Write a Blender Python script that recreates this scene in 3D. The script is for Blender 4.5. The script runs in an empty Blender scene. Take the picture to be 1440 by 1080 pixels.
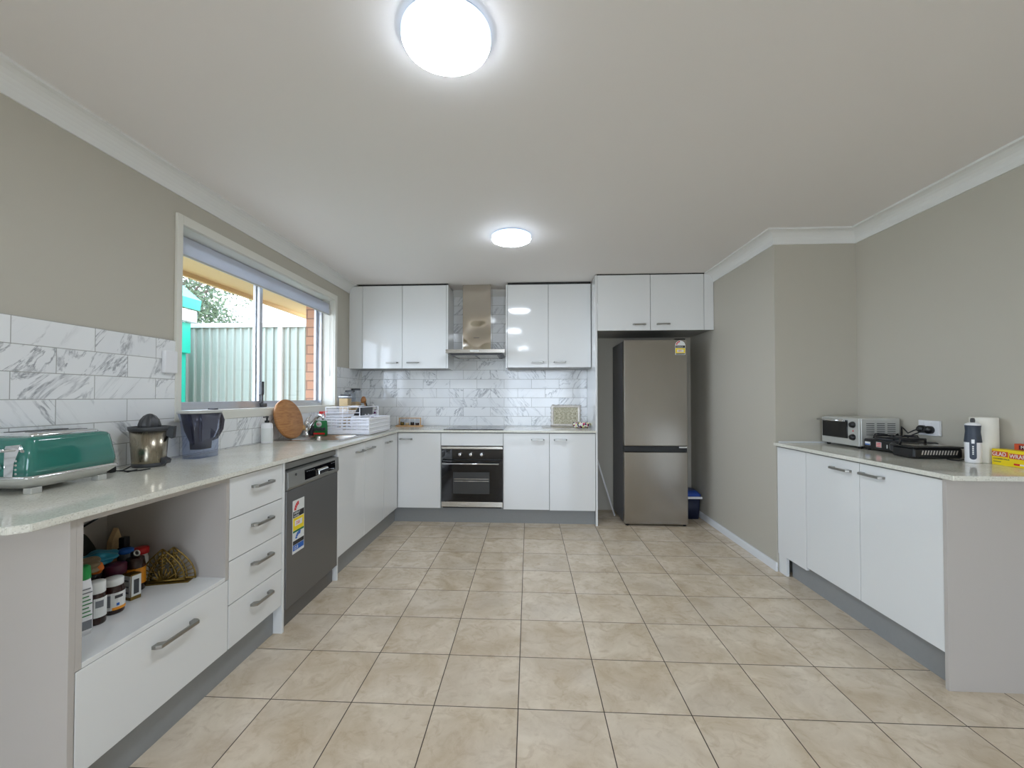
import bpy, bmesh, math, random
from mathutils import Vector, Matrix
random.seed(7)
sc = bpy.context.scene
col = sc.collection
PI = math.pi
R_ = math.radians

# ------------------------------------------------------------------ materials
def nmat(name):
    m = bpy.data.materials.new(name); m.use_nodes = True
    nt = m.node_tree
    for n in list(nt.nodes): nt.nodes.remove(n)
    out = nt.nodes.new('ShaderNodeOutputMaterial')
    b = nt.nodes.new('ShaderNodeBsdfPrincipled')
    nt.links.new(b.outputs[0], out.inputs[0])
    return m, nt, b
def srgb(r, g, b):
    f = lambda c: (c/255/12.92) if c/255 <= .04045 else ((c/255+.055)/1.055)**2.4
    return (f(r), f(g), f(b), 1)
def setc(b, c): b.inputs['Base Color'].default_value = c
def plain(name, rgb, rough=.5, metal=0., spec=.5, coat=0., noise=0., nscale=40., bump=0., bscale=200., trans=0., emit=None, es=0.):
    m, nt, b = nmat(name); c = srgb(*rgb)
    setc(b, c); b.inputs['Roughness'].default_value = rough; b.inputs['Metallic'].default_value = metal
    b.inputs['Specular IOR Level'].default_value = spec
    b.inputs['Coat Weight'].default_value = coat; b.inputs['Coat Roughness'].default_value = .04
    b.inputs['Transmission Weight'].default_value = trans
    if emit: b.inputs['Emission Color'].default_value = srgb(*emit); b.inputs['Emission Strength'].default_value = es
    if noise > 0:
        tc = nt.nodes.new('ShaderNodeTexCoord'); n = nt.nodes.new('ShaderNodeTexNoise')
        n.inputs['Scale'].default_value = nscale; n.inputs['Detail'].default_value = 4
        nt.links.new(tc.outputs['Object'], n.inputs['Vector'])
        mx = nt.nodes.new('ShaderNodeMix'); mx.data_type = 'RGBA'
        mx.inputs[6].default_value = tuple(max(0, x*(1-noise)) for x in c[:3])+(1,)
        mx.inputs[7].default_value = tuple(min(1, x*(1+noise)) for x in c[:3])+(1,)
        nt.links.new(n.outputs['Fac'], mx.inputs[0]); nt.links.new(mx.outputs[2], b.inputs['Base Color'])
    if bump > 0:
        tc = nt.nodes.new('ShaderNodeTexCoord'); n = nt.nodes.new('ShaderNodeTexNoise')
        n.inputs['Scale'].default_value = bscale; n.inputs['Detail'].default_value = 3
        nt.links.new(tc.outputs['Object'], n.inputs['Vector'])
        bp = nt.nodes.new('ShaderNodeBump'); bp.inputs['Strength'].default_value = bump; bp.inputs['Distance'].default_value = .002
        nt.links.new(n.outputs['Fac'], bp.inputs['Height']); nt.links.new(bp.outputs[0], b.inputs['Normal'])
    return m
class NG:
    """tiny helper for math node chains"""
    def __init__(s, nt): s.nt = nt
    def n(s, t): return s.nt.nodes.new(t)
    def l(s, a, b): s.nt.links.new(a, b)
    def m(s, op, a, b=None, c=None):
        x = s.n('ShaderNodeMath'); x.operation = op
        for i, v in enumerate((a, b, c)):
            if v is None: continue
            if isinstance(v, (int, float)): x.inputs[i].default_value = v
            else: s.l(v, x.inputs[i])
        return x.outputs[0]
    def pos(s):
        g = s.n('ShaderNodeNewGeometry'); sp = s.n('ShaderNodeSeparateXYZ'); s.l(g.outputs['Position'], sp.inputs[0]); return sp.outputs, g.outputs['Position']
    def comb(s, x, y, z):
        c = s.n('ShaderNodeCombineXYZ')
        for i, v in enumerate((x, y, z)):
            if isinstance(v, (int, float)): c.inputs[i].default_value = v
            else: s.l(v, c.inputs[i])
        return c.outputs[0]
    def noise(s, vec, scale, detail=4, rough=.5, dist=0.):
        x = s.n('ShaderNodeTexNoise'); s.l(vec, x.inputs['Vector'])
        x.inputs['Scale'].default_value = scale; x.inputs['Detail'].default_value = detail
        x.inputs['Roughness'].default_value = rough; x.inputs['Distortion'].default_value = dist
        return x.outputs['Fac']
    def mix(s, f, a, b):
        x = s.n('ShaderNodeMix'); x.data_type = 'RGBA'
        if isinstance(f, (int, float)): x.inputs[0].default_value = f
        else: s.l(f, x.inputs[0])
        for i, v in ((6, a), (7, b)):
            if isinstance(v, tuple): x.inputs[i].default_value = v
            else: s.l(v, x.inputs[i])
        return x.outputs[2]
    def ramp(s, f, lo, hi):
        x = s.n('ShaderNodeMapRange'); s.l(f, x.inputs[0]); x.inputs[1].default_value = lo; x.inputs[2].default_value = hi
        x.clamp = True; return x.outputs[0]

T = .333
def floor_mat():
    m, nt, b = nmat('cream_floor_tile'); g = NG(nt); (x, y, z), P = g.pos()
    u = g.m('DIVIDE', x, T); v = g.m('DIVIDE', y, T)
    fu = g.m('FRACT', u); fv = g.m('FRACT', v)
    du = g.m('MINIMUM', fu, g.m('SUBTRACT', 1., fu)); dv = g.m('MINIMUM', fv, g.m('SUBTRACT', 1., fv))
    d = g.m('MINIMUM', du, dv)
    wn = g.n('ShaderNodeTexWhiteNoise'); wn.noise_dimensions = '2D'
    g.l(g.comb(g.m('FLOOR', u), g.m('FLOOR', v), 0.), wn.inputs['Vector'])
    off = g.m('MULTIPLY', wn.outputs['Value'], 37.)
    vec = g.comb(g.m('ADD', x, off), g.m('ADD', y, off), off)
    n1 = g.noise(vec, 5., 6, .6, .6); n2 = g.noise(vec, 16., 5, .65, 1.0); n3 = g.noise(vec, 2.2, 2)
    c = g.mix(g.ramp(n1, .30, .70), srgb(196, 178, 152), srgb(230, 217, 197))
    c = g.mix(g.m('MULTIPLY', g.ramp(n2, .50, .74), .50), c, srgb(170, 146, 116))
    c = g.mix(g.m('MULTIPLY', g.ramp(n3, .5, .7), .3), c, srgb(205, 196, 184))
    c = g.mix(g.m('MULTIPLY', wn.outputs['Value'], .10), c, srgb(196, 174, 144))
    gf = g.ramp(d, .0040, .0070)
    c = g.mix(gf, srgb(66, 54, 46), c)
    g.l(c, b.inputs['Base Color'])
    g.l(g.m('SUBTRACT', .80, g.m('MULTIPLY', gf, g.m('SUBTRACT', .66, g.m('MULTIPLY', n2, .10)))), b.inputs['Roughness'])
    b.inputs['Specular IOR Level'].default_value = .45
    bp = g.n('ShaderNodeBump'); bp.inputs['Strength'].default_value = .5; bp.inputs['Distance'].default_value = .003
    g.l(g.m('ADD', gf, g.m('MULTIPLY', n1, .15)), bp.inputs['Height']); g.l(bp.outputs[0], b.inputs['Normal'])
    return m
def wall_tile_mat(name, axis, phase):
    m, nt, b = nmat(name); g = NG(nt); (x, y, z), P = g.pos()
    a = x if axis == 'x' else y
    v = g.m('DIVIDE', g.m('SUBTRACT', z, .905), .1018); row = g.m('FLOOR', v)
    odd = g.m('MODULO', row, 2.)
    u = g.m('ADD', g.m('DIVIDE', a, .3), g.m('ADD', g.m('MULTIPLY', odd, .5), phase+40.))
    fu = g.m('FRACT', u); fv = g.m('FRACT', v)
    du = g.m('MULTIPLY', g.m('MINIMUM', fu, g.m('SUBTRACT', 1., fu)), 3.); dv = g.m('MINIMUM', fv, g.m('SUBTRACT', 1., fv))
    d = g.m('MINIMUM', du, dv)
    wn = g.n('ShaderNodeTexWhiteNoise'); wn.noise_dimensions = '2D'; g.l(g.comb(g.m('FLOOR', u), row, 0.), wn.inputs['Vector'])
    o1 = g.m('MULTIPLY', wn.outputs['Value'], 53.)
    flip = g.m('SUBTRACT', g.m('MULTIPLY', g.m('GREATER_THAN', g.m('FRACT', g.m('MULTIPLY', wn.outputs['Value'], 7.3)), .4), 2.), 1.)
    # veins run diagonally: stretch along a diagonal
    s1 = g.m('ADD', g.m('MULTIPLY', a, 1.0), g.m('MULTIPLY', g.m('MULTIPLY', z, -.75), flip)); s2 = g.m('ADD', g.m('MULTIPLY', g.m('MULTIPLY', a, .75), flip), z)
    vec = g.comb(g.m('ADD', g.m('MULTIPLY', s1, 1.), o1), g.m('ADD', g.m('MULTIPLY', s2, .28), o1), o1)
    n1 = g.noise(vec, 5., 7, .62, 1.1); n2 = g.noise(vec, 3.2, 2)
    ve = g.m('SUBTRACT', 1., g.ramp(g.m('ABSOLUTE', g.m('SUBTRACT', n1, .5)), .004, .030))
    ve = g.m('MULTIPLY', ve, g.ramp(n2, .42, .62))
    n4 = g.noise(vec, 60., 3)
    ve = g.m('MULTIPLY', ve, g.ramp(n4, .25, .6))
    c = g.mix(g.ramp(g.noise(vec, 2.5, 4), .3, .8), srgb(240, 241, 241), srgb(226, 228, 230))
    c = g.mix(g.m('MULTIPLY', ve, .75), c, srgb(120, 124, 130))
    gf = g.ramp(d, .010, .018)
    c = g.mix(gf, srgb(158, 158, 154), c)
    g.l(c, b.inputs['Base Color'])
    g.l(g.m('SUBTRACT', .6, g.m('MULTIPLY', gf, .5)), b.inputs['Roughness'])
    bp = g.n('ShaderNodeBump'); bp.inputs['Strength'].default_value = .4; bp.inputs['Distance'].default_value = .002
    g.l(gf, bp.inputs['Height']); g.l(bp.outputs[0], b.inputs['Normal'])
    return m
def stone_mat():
    m, nt, b = nmat('speckled_stone'); g = NG(nt); P = g.pos()[1]
    vo = g.n('ShaderNodeTexVoronoi'); g.l(P, vo.inputs['Vector']); vo.inputs['Scale'].default_value = 260.
    sp = g.n('ShaderNodeSeparateColor'); g.l(vo.outputs['Color'], sp.inputs[0])
    c = g.mix(g.ramp(g.noise(P, 6., 3), .3, .7), srgb(216, 215, 203), srgb(226, 224, 213))
    c = g.mix(g.m('MULTIPLY', g.m('GREATER_THAN', sp.outputs[0], .86), .3), c, srgb(150, 146, 134))
    c = g.mix(g.m('MULTIPLY', g.m('GREATER_THAN', sp.outputs[1], .9), .4), c, srgb(240, 240, 234))
    g.l(c, b.inputs['Base Color']); b.inputs['Roughness'].default_value = .09
    return m
def brushed(name, rgb, rough=.28, axis='z', metal=1.):
    m, nt, b = nmat(name); g = NG(nt)
    tc = g.n('ShaderNodeTexCoord'); mp = g.n('ShaderNodeMapping'); g.l(tc.outputs['Object'], mp.inputs['Vector'])
    mp.inputs['Scale'].default_value = {'z': (260, 260, 2), 'x': (2, 260, 260), 'h': (3, 3, 300)}[axis]
    n = g.noise(mp.outputs[0], 1.5, 3)
    c = srgb(*rgb); g.l(g.mix(n, tuple(v*.93 for v in c[:3])+(1,), tuple(min(1, v*1.07) for v in c[:3])+(1,)), b.inputs['Base Color'])
    g.l(g.m('ADD', rough-.05, g.m('MULTIPLY', n, .1)), b.inputs['Roughness'])
    b.inputs['Metallic'].default_value = metal
    return m
def wood_mat(name, c1, c2, rough=.5, sc_=(3, 30, 30)):
    m, nt, b = nmat(name); g = NG(nt)
    tc = g.n('ShaderNodeTexCoord'); mp = g.n('ShaderNodeMapping'); g.l(tc.outputs['Object'], mp.inputs['Vector']); mp.inputs['Scale'].default_value = sc_
    n = g.noise(mp.outputs[0], 1.6, 6, .6, 1.2)
    g.l(g.mix(g.ramp(n, .3, .7), srgb(*c1), srgb(*c2)), b.inputs['Base Color']); b.inputs['Roughness'].default_value = rough
    return m
def glass_mat(name, tint=(255, 255, 255), refl=1.45, rough=.0):
    m = bpy.data.materials.new(name); m.use_nodes = True; nt = m.node_tree
    for n in list(nt.nodes): nt.nodes.remove(n)
    out = nt.nodes.new('ShaderNodeOutputMaterial'); t = nt.nodes.new('ShaderNodeBsdfTransparent'); gl = nt.nodes.new('ShaderNodeBsdfGlossy')
    t.inputs[0].default_value = srgb(*tint); gl.inputs['Roughness'].default_value = rough
    fr = nt.nodes.new('ShaderNodeFresnel'); fr.inputs[0].default_value = refl
    ge = nt.nodes.new('ShaderNodeNewGeometry'); sb = nt.nodes.new('ShaderNodeMath'); sb.operation = 'SUBTRACT'; sb.inputs[0].default_value = 1.; nt.links.new(ge.outputs['Backfacing'], sb.inputs[1])
    mu = nt.nodes.new('ShaderNodeMath'); mu.operation = 'MULTIPLY'; nt.links.new(fr.outputs[0], mu.inputs[0]); nt.links.new(sb.outputs[0], mu.inputs[1])
    mx = nt.nodes.new('ShaderNodeMixShader'); nt.links.new(mu.outputs[0], mx.inputs[0]); nt.links.new(t.outputs[0], mx.inputs[1]); nt.links.new(gl.outputs[0], mx.inputs[2])
    nt.links.new(mx.outputs[0], out.inputs[0]); return m
def brick_mat():
    m, nt, b = nmat('orange_brick'); g = NG(nt); (x, y, z), P = g.pos()
    br = g.n('ShaderNodeTexBrick'); g.l(g.comb(g.m('ADD', x, y), z, 0.), br.inputs['Vector'])
    br.inputs['Scale'].default_value = 1.; br.inputs['Brick Width'].default_value = .24; br.inputs['Row Height'].default_value = .086
    br.inputs['Mortar Size'].default_value = .006; br.inputs['Color1'].default_value = srgb(182, 138, 110); br.inputs['Color2'].default_value = srgb(174, 126, 98)
    br.inputs['Mortar'].default_value = srgb(118, 88, 72)
    n = g.noise(P, 60., 3)
    g.l(g.mix(g.m('MULTIPLY', n, .3), br.outputs['Color'], srgb(156, 108, 82)), b.inputs['Base Color']); b.inputs['Roughness'].default_value = .85
    return m

M = {}
M['floor'] = floor_mat()
M['tile_left'] = wall_tile_mat('marble_tile_side', 'y', .01)
M['tile_back'] = wall_tile_mat('marble_tile_rear', 'x', .15-.5)
M['stone'] = stone_mat()
M['wall'] = plain('wall_paint', (187, 182, 169), .55, bump=.12, bscale=350)
M['ceil'] = plain('ceiling_paint', (232, 228, 225), .7, bump=.05, bscale=300)
M['cornice'] = plain('cornice_paint', (228, 228, 225), .6)
M['trim'] = plain('trim_gloss_paint', (222, 220, 210), .3)
M['skirt'] = plain('skirting_paint', (228, 230, 232), .3)
M['gloss'] = plain('gloss_white_laminate', (226, 227, 226), .07)
M['matt'] = plain('matt_white_board', (186, 180, 174), .42)
M['carc'] = plain('cabinet_board', (150, 150, 148), .5)
M['gap'] = plain('dark_gap', (40, 40, 40), .8)
M['kick'] = plain('grey_kickboard', (142, 144, 144), .35, noise=.04)
M['nickel'] = brushed('brushed_nickel', (158, 157, 152), .3, 'x')
M['steel'] = brushed('brushed_steel', (190, 186, 178), .26, 'h')
M['fridge'] = brushed('fridge_steel', (154, 148, 139), .24, 'z')
M['juicer'] = brushed('juicer_steel', (150, 142, 126), .26, 'z')
M['polish'] = plain('polished_steel', (196, 188, 176), .09, metal=1., bump=1., bscale=7)
_b = [n for n in M['polish'].node_tree.nodes if n.type == 'BUMP'][0]; _b.inputs['Distance'].default_value = .02
for _n in M['polish'].node_tree.nodes:
    if _n.type == 'TEX_NOISE': _n.inputs['Detail'].default_value = 0.; _n.inputs['Scale'].default_value = 5.
M['chrome'] = plain('chrome', (225, 226, 228), .09, metal=1.)
M['dwdoor'] = plain('graphite_steel', (106, 105, 104), .3, metal=.35)
M['dwpanel'] = plain('grey_steel_panel', (140, 140, 136), .34, metal=.4)
M['darkgrey'] = plain('dark_grey_plastic', (62, 63, 66), .4)
M['fridgeside'] = plain('fridge_side_grey', (84, 84, 88), .4)
M['black'] = plain('black_plastic', (18, 18, 20), .35)
M['blackgloss'] = plain('black_glass', (10, 10, 14), .03)
M['ovenwin'] = plain('oven_window_glass', (62, 64, 66), .05)
M['alum'] = plain('aluminium_frame', (196, 198, 204), .3, metal=.6)
M['white'] = plain('white_plastic', (236, 236, 238), .3)
M['whitewire'] = plain('white_coated_wire', (240, 240, 246), .35)
M['teal'] = plain('teal_enamel', (44, 116, 104), .12, coat=.6)
M['silverp'] = plain('silver_plastic', (196, 196, 190), .3, metal=.3)
M['clear'] = glass_mat('clear_plastic', (214, 221, 236), 1.7, .03)
M['jarclear'] = glass_mat('clear_glass', (243, 245, 248), 1.35, .02)
M['pane'] = glass_mat('window_glass', (250, 253, 252), 1.3)
M['funnel'] = plain('smoky_purple_plastic', (66, 62, 76), .18)
M['funnel'].node_tree.nodes['Principled BSDF'].inputs['Alpha'].default_value = .88
M['wood'] = wood_mat('acacia_board', (150, 96, 50), (196, 142, 88), .45, (4, 4, 26))
M['bamboo'] = wood_mat('bamboo', (196, 150, 96), (222, 182, 130), .5)
M['blind'] = plain('roller_blind_fabric', (214, 217, 226), .8)
_nt = M['blind'].node_tree; _p = _nt.nodes['Principled BSDF']; _t = _nt.nodes.new('ShaderNodeBsdfTranslucent'); _t.inputs[0].default_value = srgb(214, 217, 226)
_m = _nt.nodes.new('ShaderNodeMixShader'); _m.inputs[0].default_value = .35; _nt.links.new(_p.outputs[0], _m.inputs[1]); _nt.links.new(_t.outputs[0], _m.inputs[2]); _nt.links.new(_m.outputs[0], _nt.nodes['Material Output'].inputs[0])
M['brick'] = brick_mat()
M['soffit'] = plain('soffit_cream_paint', (196, 166, 112), .6)
M['fence'] = plain('pale_green_steel', (150, 155, 144), .5)
M['fencetrim'] = plain('cream_steel', (186, 184, 176), .45)
M['aqua'] = plain('aqua_paint', (12, 150, 122), .45)
M['leaf'] = plain('olive_leaf', (78, 92, 64), .55, noise=.35, nscale=3)
M['bark'] = plain('bark', (96, 80, 70), .9, noise=.3, nscale=10)
M['grass'] = plain('concrete_yard', (176, 172, 160), .9, noise=.1, nscale=2)
M['roofpale'] = plain('pale_roof_sheet', (235, 232, 236), .5)
M['diff'] = plain('lamp_diffuser', (255, 255, 255), .4, emit=(232, 242, 255), es=16.5)
M['lampring'] = plain('lamp_ring', (225, 232, 245), .3, emit=(196, 222, 255), es=.55)
M['ringgrey'] = plain('lamp_base', (150, 158, 176), .4)
M['green'] = plain('green_print', (20, 120, 60), .4)
M['greenlid'] = plain('green_lid', (20, 150, 70), .35)
M['red'] = plain('red_plastic', (214, 30, 34), .35)
M['orange'] = plain('orange_label', (232, 150, 30), .4)
M['orangered'] = plain('orange_red_card', (205, 78, 40), .45)
M['yellow'] = plain('yellow_card', (244, 216, 20), .45)
M['paper'] = plain('white_paper', (236, 236, 230), .7)
M['papertowel'] = plain('paper_towel', (232, 229, 218), .9, bump=.3, bscale=400)
M['blue'] = plain('blue_print', (30, 100, 190), .4)
M['navy'] = plain('navy_plastic', (26, 34, 58), .4)
M['bluelid'] = plain('blue_lid', (36, 74, 160), .4)
M['slate'] = plain('slate_rubber', (58, 66, 80), .5)
M['brownglass'] = plain('dark_amber_glass', (48, 26, 20), .08)
M['label'] = plain('white_label', (226, 228, 226), .45)
M['labelgrey'] = plain('printed_grey', (120, 124, 130), .5)
M['gold'] = plain('antique_brass', (128, 104, 48), .38, metal=.7, noise=.4, nscale=60)
M['lilac'] = plain('plum_plastic', (90, 24, 88), .4)
M['plumlid'] = plain('plum_lid', (84, 22, 52), .4)
M['oats'] = plain('oats', (214, 184, 138), .9, noise=.2, nscale=200)
M['silverantique'] = plain('antique_silver', (214, 208, 200), .4, metal=.5, noise=.25, nscale=60)
def ornate():
    m, nt, b = nmat('embossed_tapestry'); g = NG(nt); tc = g.n('ShaderNodeTexCoord')
    sp = g.n('ShaderNodeSeparateXYZ'); g.l(tc.outputs['Object'], sp.inputs[0])
    v = g.comb(g.m('ABSOLUTE', sp.outputs[0]), 0., g.m('ABSOLUTE', g.m('SUBTRACT', sp.outputs[2], .115)))
    n = g.noise(v, 55., 3, .5, 2.5)
    g.l(g.mix(g.ramp(n, .42, .6), srgb(150, 144, 116), srgb(218, 212, 188)), b.inputs['Base Color']); b.inputs['Roughness'].default_value = .6
    return m
M['ornate'] = ornate()
def crochet():
    m, nt, b = nmat('woven_colourful'); g = NG(nt); tc = g.n('ShaderNodeTexCoord')
    vo = g.n('ShaderNodeTexVoronoi'); g.l(tc.outputs['Object'], vo.inputs['Vector']); vo.inputs['Scale'].default_value = 55.
    sp = g.n('ShaderNodeSeparateColor'); g.l(vo.outputs['Color'], sp.inputs[0])
    c = g.mix(g.m('GREATER_THAN', sp.outputs[0], .62), srgb(232, 228, 222), srgb(190, 40, 96))
    c = g.mix(g.m('GREATER_THAN', sp.outputs[1], .72), c, srgb(40, 34, 60))
    c = g.mix(g.m('GREATER_THAN', sp.outputs[2], .84), c, srgb(236, 226, 150))
    g.l(c, b.inputs['Base Color']); b.inputs['Roughness'].default_value = .9; return m
M['crochet'] = crochet()

# ------------------------------------------------------------------ mesh building
class MB:
    def __init__(s): s.bm = bmesh.new()
    def _bev(s, geom, r, seg=2):
        if r > 0:
            es = [e for e in geom if isinstance(e, bmesh.types.BMEdge)]
            bmesh.ops.bevel(s.bm, geom=es, offset=r, segments=seg, profile=.5, affect='EDGES')
    def box(s, x0, x1, y0, y1, z0, z1, r=0., seg=2):
        if x0 > x1: x0, x1 = x1, x0
        if y0 > y1: y0, y1 = y1, y0
        if z0 > z1: z0, z1 = z1, z0
        g = bmesh.ops.create_cube(s.bm, size=1.)
        vs = g['verts']
        for v in vs: v.co = Vector(((x0+x1)/2+v.co.x*(x1-x0), (y0+y1)/2+v.co.y*(y1-y0), (z0+z1)/2+v.co.z*(z1-z0)))
        es = list({e for v in vs for e in v.link_edges})
        s._bev(es, min(r, (x1-x0)*.49, (y1-y0)*.49, (z1-z0)*.49), seg); return s
    def prism(s, pts, axis, a0, a1, r=0.):
        """pts 2d outline in the two other axes (cyclic order), extruded along axis"""
        def P(p, a):
            return {'x': (a, p[0], p[1]), 'y': (p[0], a, p[1]), 'z': (p[0], p[1], a)}[axis]
        A = [s.bm.verts.new(P(p, a0)) for p in pts]; B = [s.bm.verts.new(P(p, a1)) for p in pts]
        n = len(pts); fs = [s.bm.faces.new(A), s.bm.faces.new(B[::-1])]
        for i in range(n): fs.append(s.bm.faces.new((A[i], B[i], B[(i+1) % n], A[(i+1) % n])))
        bmesh.ops.recalc_face_normals(s.bm, faces=fs)
        if r > 0: s._bev(list({e for f in fs for e in f.edges}), r)
        return s
    def loft(s, rings, cap=True, closed=True):
        L = [[s.bm.verts.new(p) for p in r] for r in rings]; fs = []
        for a, b in zip(L, L[1:]):
            n = len(a)
            for i in range(n if closed else n-1): fs.append(s.bm.faces.new((a[i], a[(i+1) % n], b[(i+1) % n], b[i])))
        if cap: fs.append(s.bm.faces.new(L[0][::-1])); fs.append(s.bm.faces.new(L[-1]))
        bmesh.ops.recalc_face_normals(s.bm, faces=fs); 
        for f in fs: f.smooth = True
        return s
    def lathe(s, prof, c=(0, 0, 0), seg=32, axis='z', cap=True):
        rings = []
        for r, h in prof:
            r = max(r, 1e-4); ring = []
            for i in range(seg):
                a = 2*PI*i/seg; u, v = r*math.cos(a), r*math.sin(a)
                p = {'z': (u, v, h), 'x': (h, u, v), 'y': (u, h, v)}[axis]
                ring.append((c[0]+p[0], c[1]+p[1], c[2]+p[2]))
            rings.append(ring)
        return s.loft(rings, cap)
    def tube(s, pts, r, seg=10, closed=False):
        P = [Vector(p) for p in pts]; n = len(P); rings = []
        up = Vector((0, 0, 1)); prev = None
        for i in range(n):
            if closed: t = P[(i+1) % n]-P[(i-1) % n]
            else: t = P[min(i+1, n-1)]-P[max(i-1, 0)]
            t.normalize()
            a = prev if prev is not None else (up if abs(t.z) < .9 else Vector((1, 0, 0)))
            nrm = (a-t*a.dot(t)); nrm = nrm.normalized() if nrm.length > 1e-6 else t.orthogonal().normalized()
            prev = nrm; b = t.cross(nrm); rr = r[i] if isinstance(r, (list, tuple)) else r
            rings.append([tuple(P[i]+(nrm*math.cos(2*PI*k/seg)+b*math.sin(2*PI*k/seg))*rr) for k in range(seg)])
        if closed: rings.append(rings[0])
        return s.loft(rings, cap=not closed)
    def rbox(s, cx, cy, hx, hy, z, rad, n=6):
        pts = []
        for (sx, sy, a0) in ((1, 1, 0), (-1, 1, 90), (-1, -1, 180), (1, -1, 270)):
            for k in range(n+1):
                a = R_(a0+90*k/n); pts.append((cx+sx*(hx-rad)+rad*math.cos(a), cy+sy*(hy-rad)+rad*math.sin(a), z))
        return pts
    def xform(s, mat): bmesh.ops.transform(s.bm, matrix=mat, verts=s.bm.verts); return s
    def build(s, name, m, parent=None, label=None, smooth=None, local=False):
        me = bpy.data.meshes.new(name)
        if not local:
            if parent is not None:
                off = Vector((0, 0, 0)); p = parent
                while p is not None: off += p.location; p = p.parent
                bmesh.ops.translate(s.bm, vec=-off, verts=s.bm.verts)
                loc = Vector((0, 0, 0))
            else:
                xs = [v.co for v in s.bm.verts]
                lo = Vector((min(c.x for c in xs), min(c.y for c in xs), min(c.z for c in xs))); hi = Vector((max(c.x for c in xs), max(c.y for c in xs), 0))
                loc = Vector(((lo.x+hi.x)/2, (lo.y+hi.y)/2, lo.z))
                bmesh.ops.translate(s.bm, vec=-loc, verts=s.bm.verts)
        else: loc = Vector((0, 0, 0))
        s.bm.to_mesh(me); s.bm.free()
        if smooth:
            for p in me.polygons: p.use_smooth = True
        me.materials.append(M[m]); o = bpy.data.objects.new(name, me); o.location = loc; col.objects.link(o)
        if parent is not None: o.parent = parent
        if label: o['label'] = label
        return o
def thing(name, label, cat, loc=(0, 0, 0), rz=0., group=None):
    o = bpy.data.objects.new(name, None); col.objects.link(o); o.location = loc; o.rotation_euler = (0, 0, rz); o.empty_display_size = .05
    o['label'] = label; o['category'] = cat
    if group: o['group'] = group
    return o
def tag(o, label, cat, group=None):
    o['label'] = label; o['category'] = cat
    if group: o['group'] = group
    return o
def struct(name, mb, m):
    o = mb.build(name, m); o['kind'] = 'structure'; return o
def text(name, s, size, m, parent, loc, rot, ext=.0004, align='LEFT', sx=1.):
    """lettering as real mesh; loc is relative to parent"""
    cu = bpy.data.curves.new(name, 'FONT'); cu.body = s; cu.size = size; cu.extrude = ext; cu.align_x = align
    tmp = bpy.data.objects.new('tmp', cu); col.objects.link(tmp)
    bpy.context.view_layer.update()
    me = bpy.data.meshes.new_from_object(tmp.evaluated_get(bpy.context.evaluated_depsgraph_get()))
    bpy.data.objects.remove(tmp); bpy.data.curves.remove(cu)
    me.transform(Matrix.Translation(loc) @ rot.to_4x4() @ Matrix.Diagonal((sx, 1, 1, 1)))
    me.name = name; me.materials.clear(); me.materials.append(M[m])
    o = bpy.data.objects.new(name, me); col.objects.link(o); o.parent = parent; return o
# rotation taking text plane (x right, y up) to a wall: facing +x, -y or -x
FACE_PX = Matrix(((0, 0, 1), (1, 0, 0), (0, 1, 0)))      # reads along +y
FACE_MX = Matrix(((0, 0, -1), (-1, 0, 0), (0, 1, 0)))    # reads along -y
FACE_MY = Matrix(((1, 0, 0), (0, 0, -1), (0, 1, 0)))     # reads along +x

# ------------------------------------------------------------------ dimensions
XW, YW, XR, YR, XI = -1.495, 1.0, 2.112, -.58, 2.668
ZC, ZCOR = 2.39, 2.298
XF, YF, XRF = -.897, .405, 2.118
YN = -6.6            # near end of the room, behind the camera
XB = XW

# ------------------------------------------------------------------ room shell
struct('floor', MB().box(-1.78, 2.9, YN-.15, 1.15, -.1, 0), 'floor')
struct('ceiling', MB().box(-1.78, 2.9, YN-.15, 1.15, ZC, ZC+.1), 'ceil')
# left wall with window opening
OY0, OY1, OZ0, OZ1 = -1.505, .318, 1.13, 2.155
w = MB()
DY0, DY1, DZ = -6.2, -4.5, 2.1      # glazed door of the same wall, behind the camera
w.box(-1.62, XW, YN, DY0, 0, ZC).box(-1.62, XW, DY0, DY1, DZ, ZC).box(-1.62, XW, DY1, OY0, 0, ZC).box(-1.62, XW, OY0, OY1, 0, OZ0).box(-1.62, XW, OY0, OY1, OZ1, ZC).box(-1.62, XW, OY1, 1.15, 0, ZC)
struct('wall_left', w, 'wall')
w = MB()
w.box(-1.78, -1.625, YN, DY0, -.3, 2.2).box(-1.78, -1.625, DY1, OY0-.02, -.3, 2.2).box(-1.78, -1.625, OY0-.02, .33, -.3, OZ0-.01).box(-1.78, -1.625, .33, 1.15, -.3, 2.2)
struct('wall_outside_left', w, 'brick')
struct('wall_back', MB().box(XW, 2.9, YW, YW+.15, 0, ZC), 'wall')
struct('wall_right', MB().box(XR, 2.9, YR, YW, 0, ZC).box(XI, 2.9, YN, YR, 0, ZC), 'wall')
BX0, BX1, BZ = -.3, 1.5, 2.10
struct('wall_front', MB().box(-1.62, BX0, YN-.12, YN, 0, ZC).box(BX1, 2.9, YN-.12, YN, 0, ZC).box(BX0, BX1, YN-.12, YN, BZ, ZC), 'wall')
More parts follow.
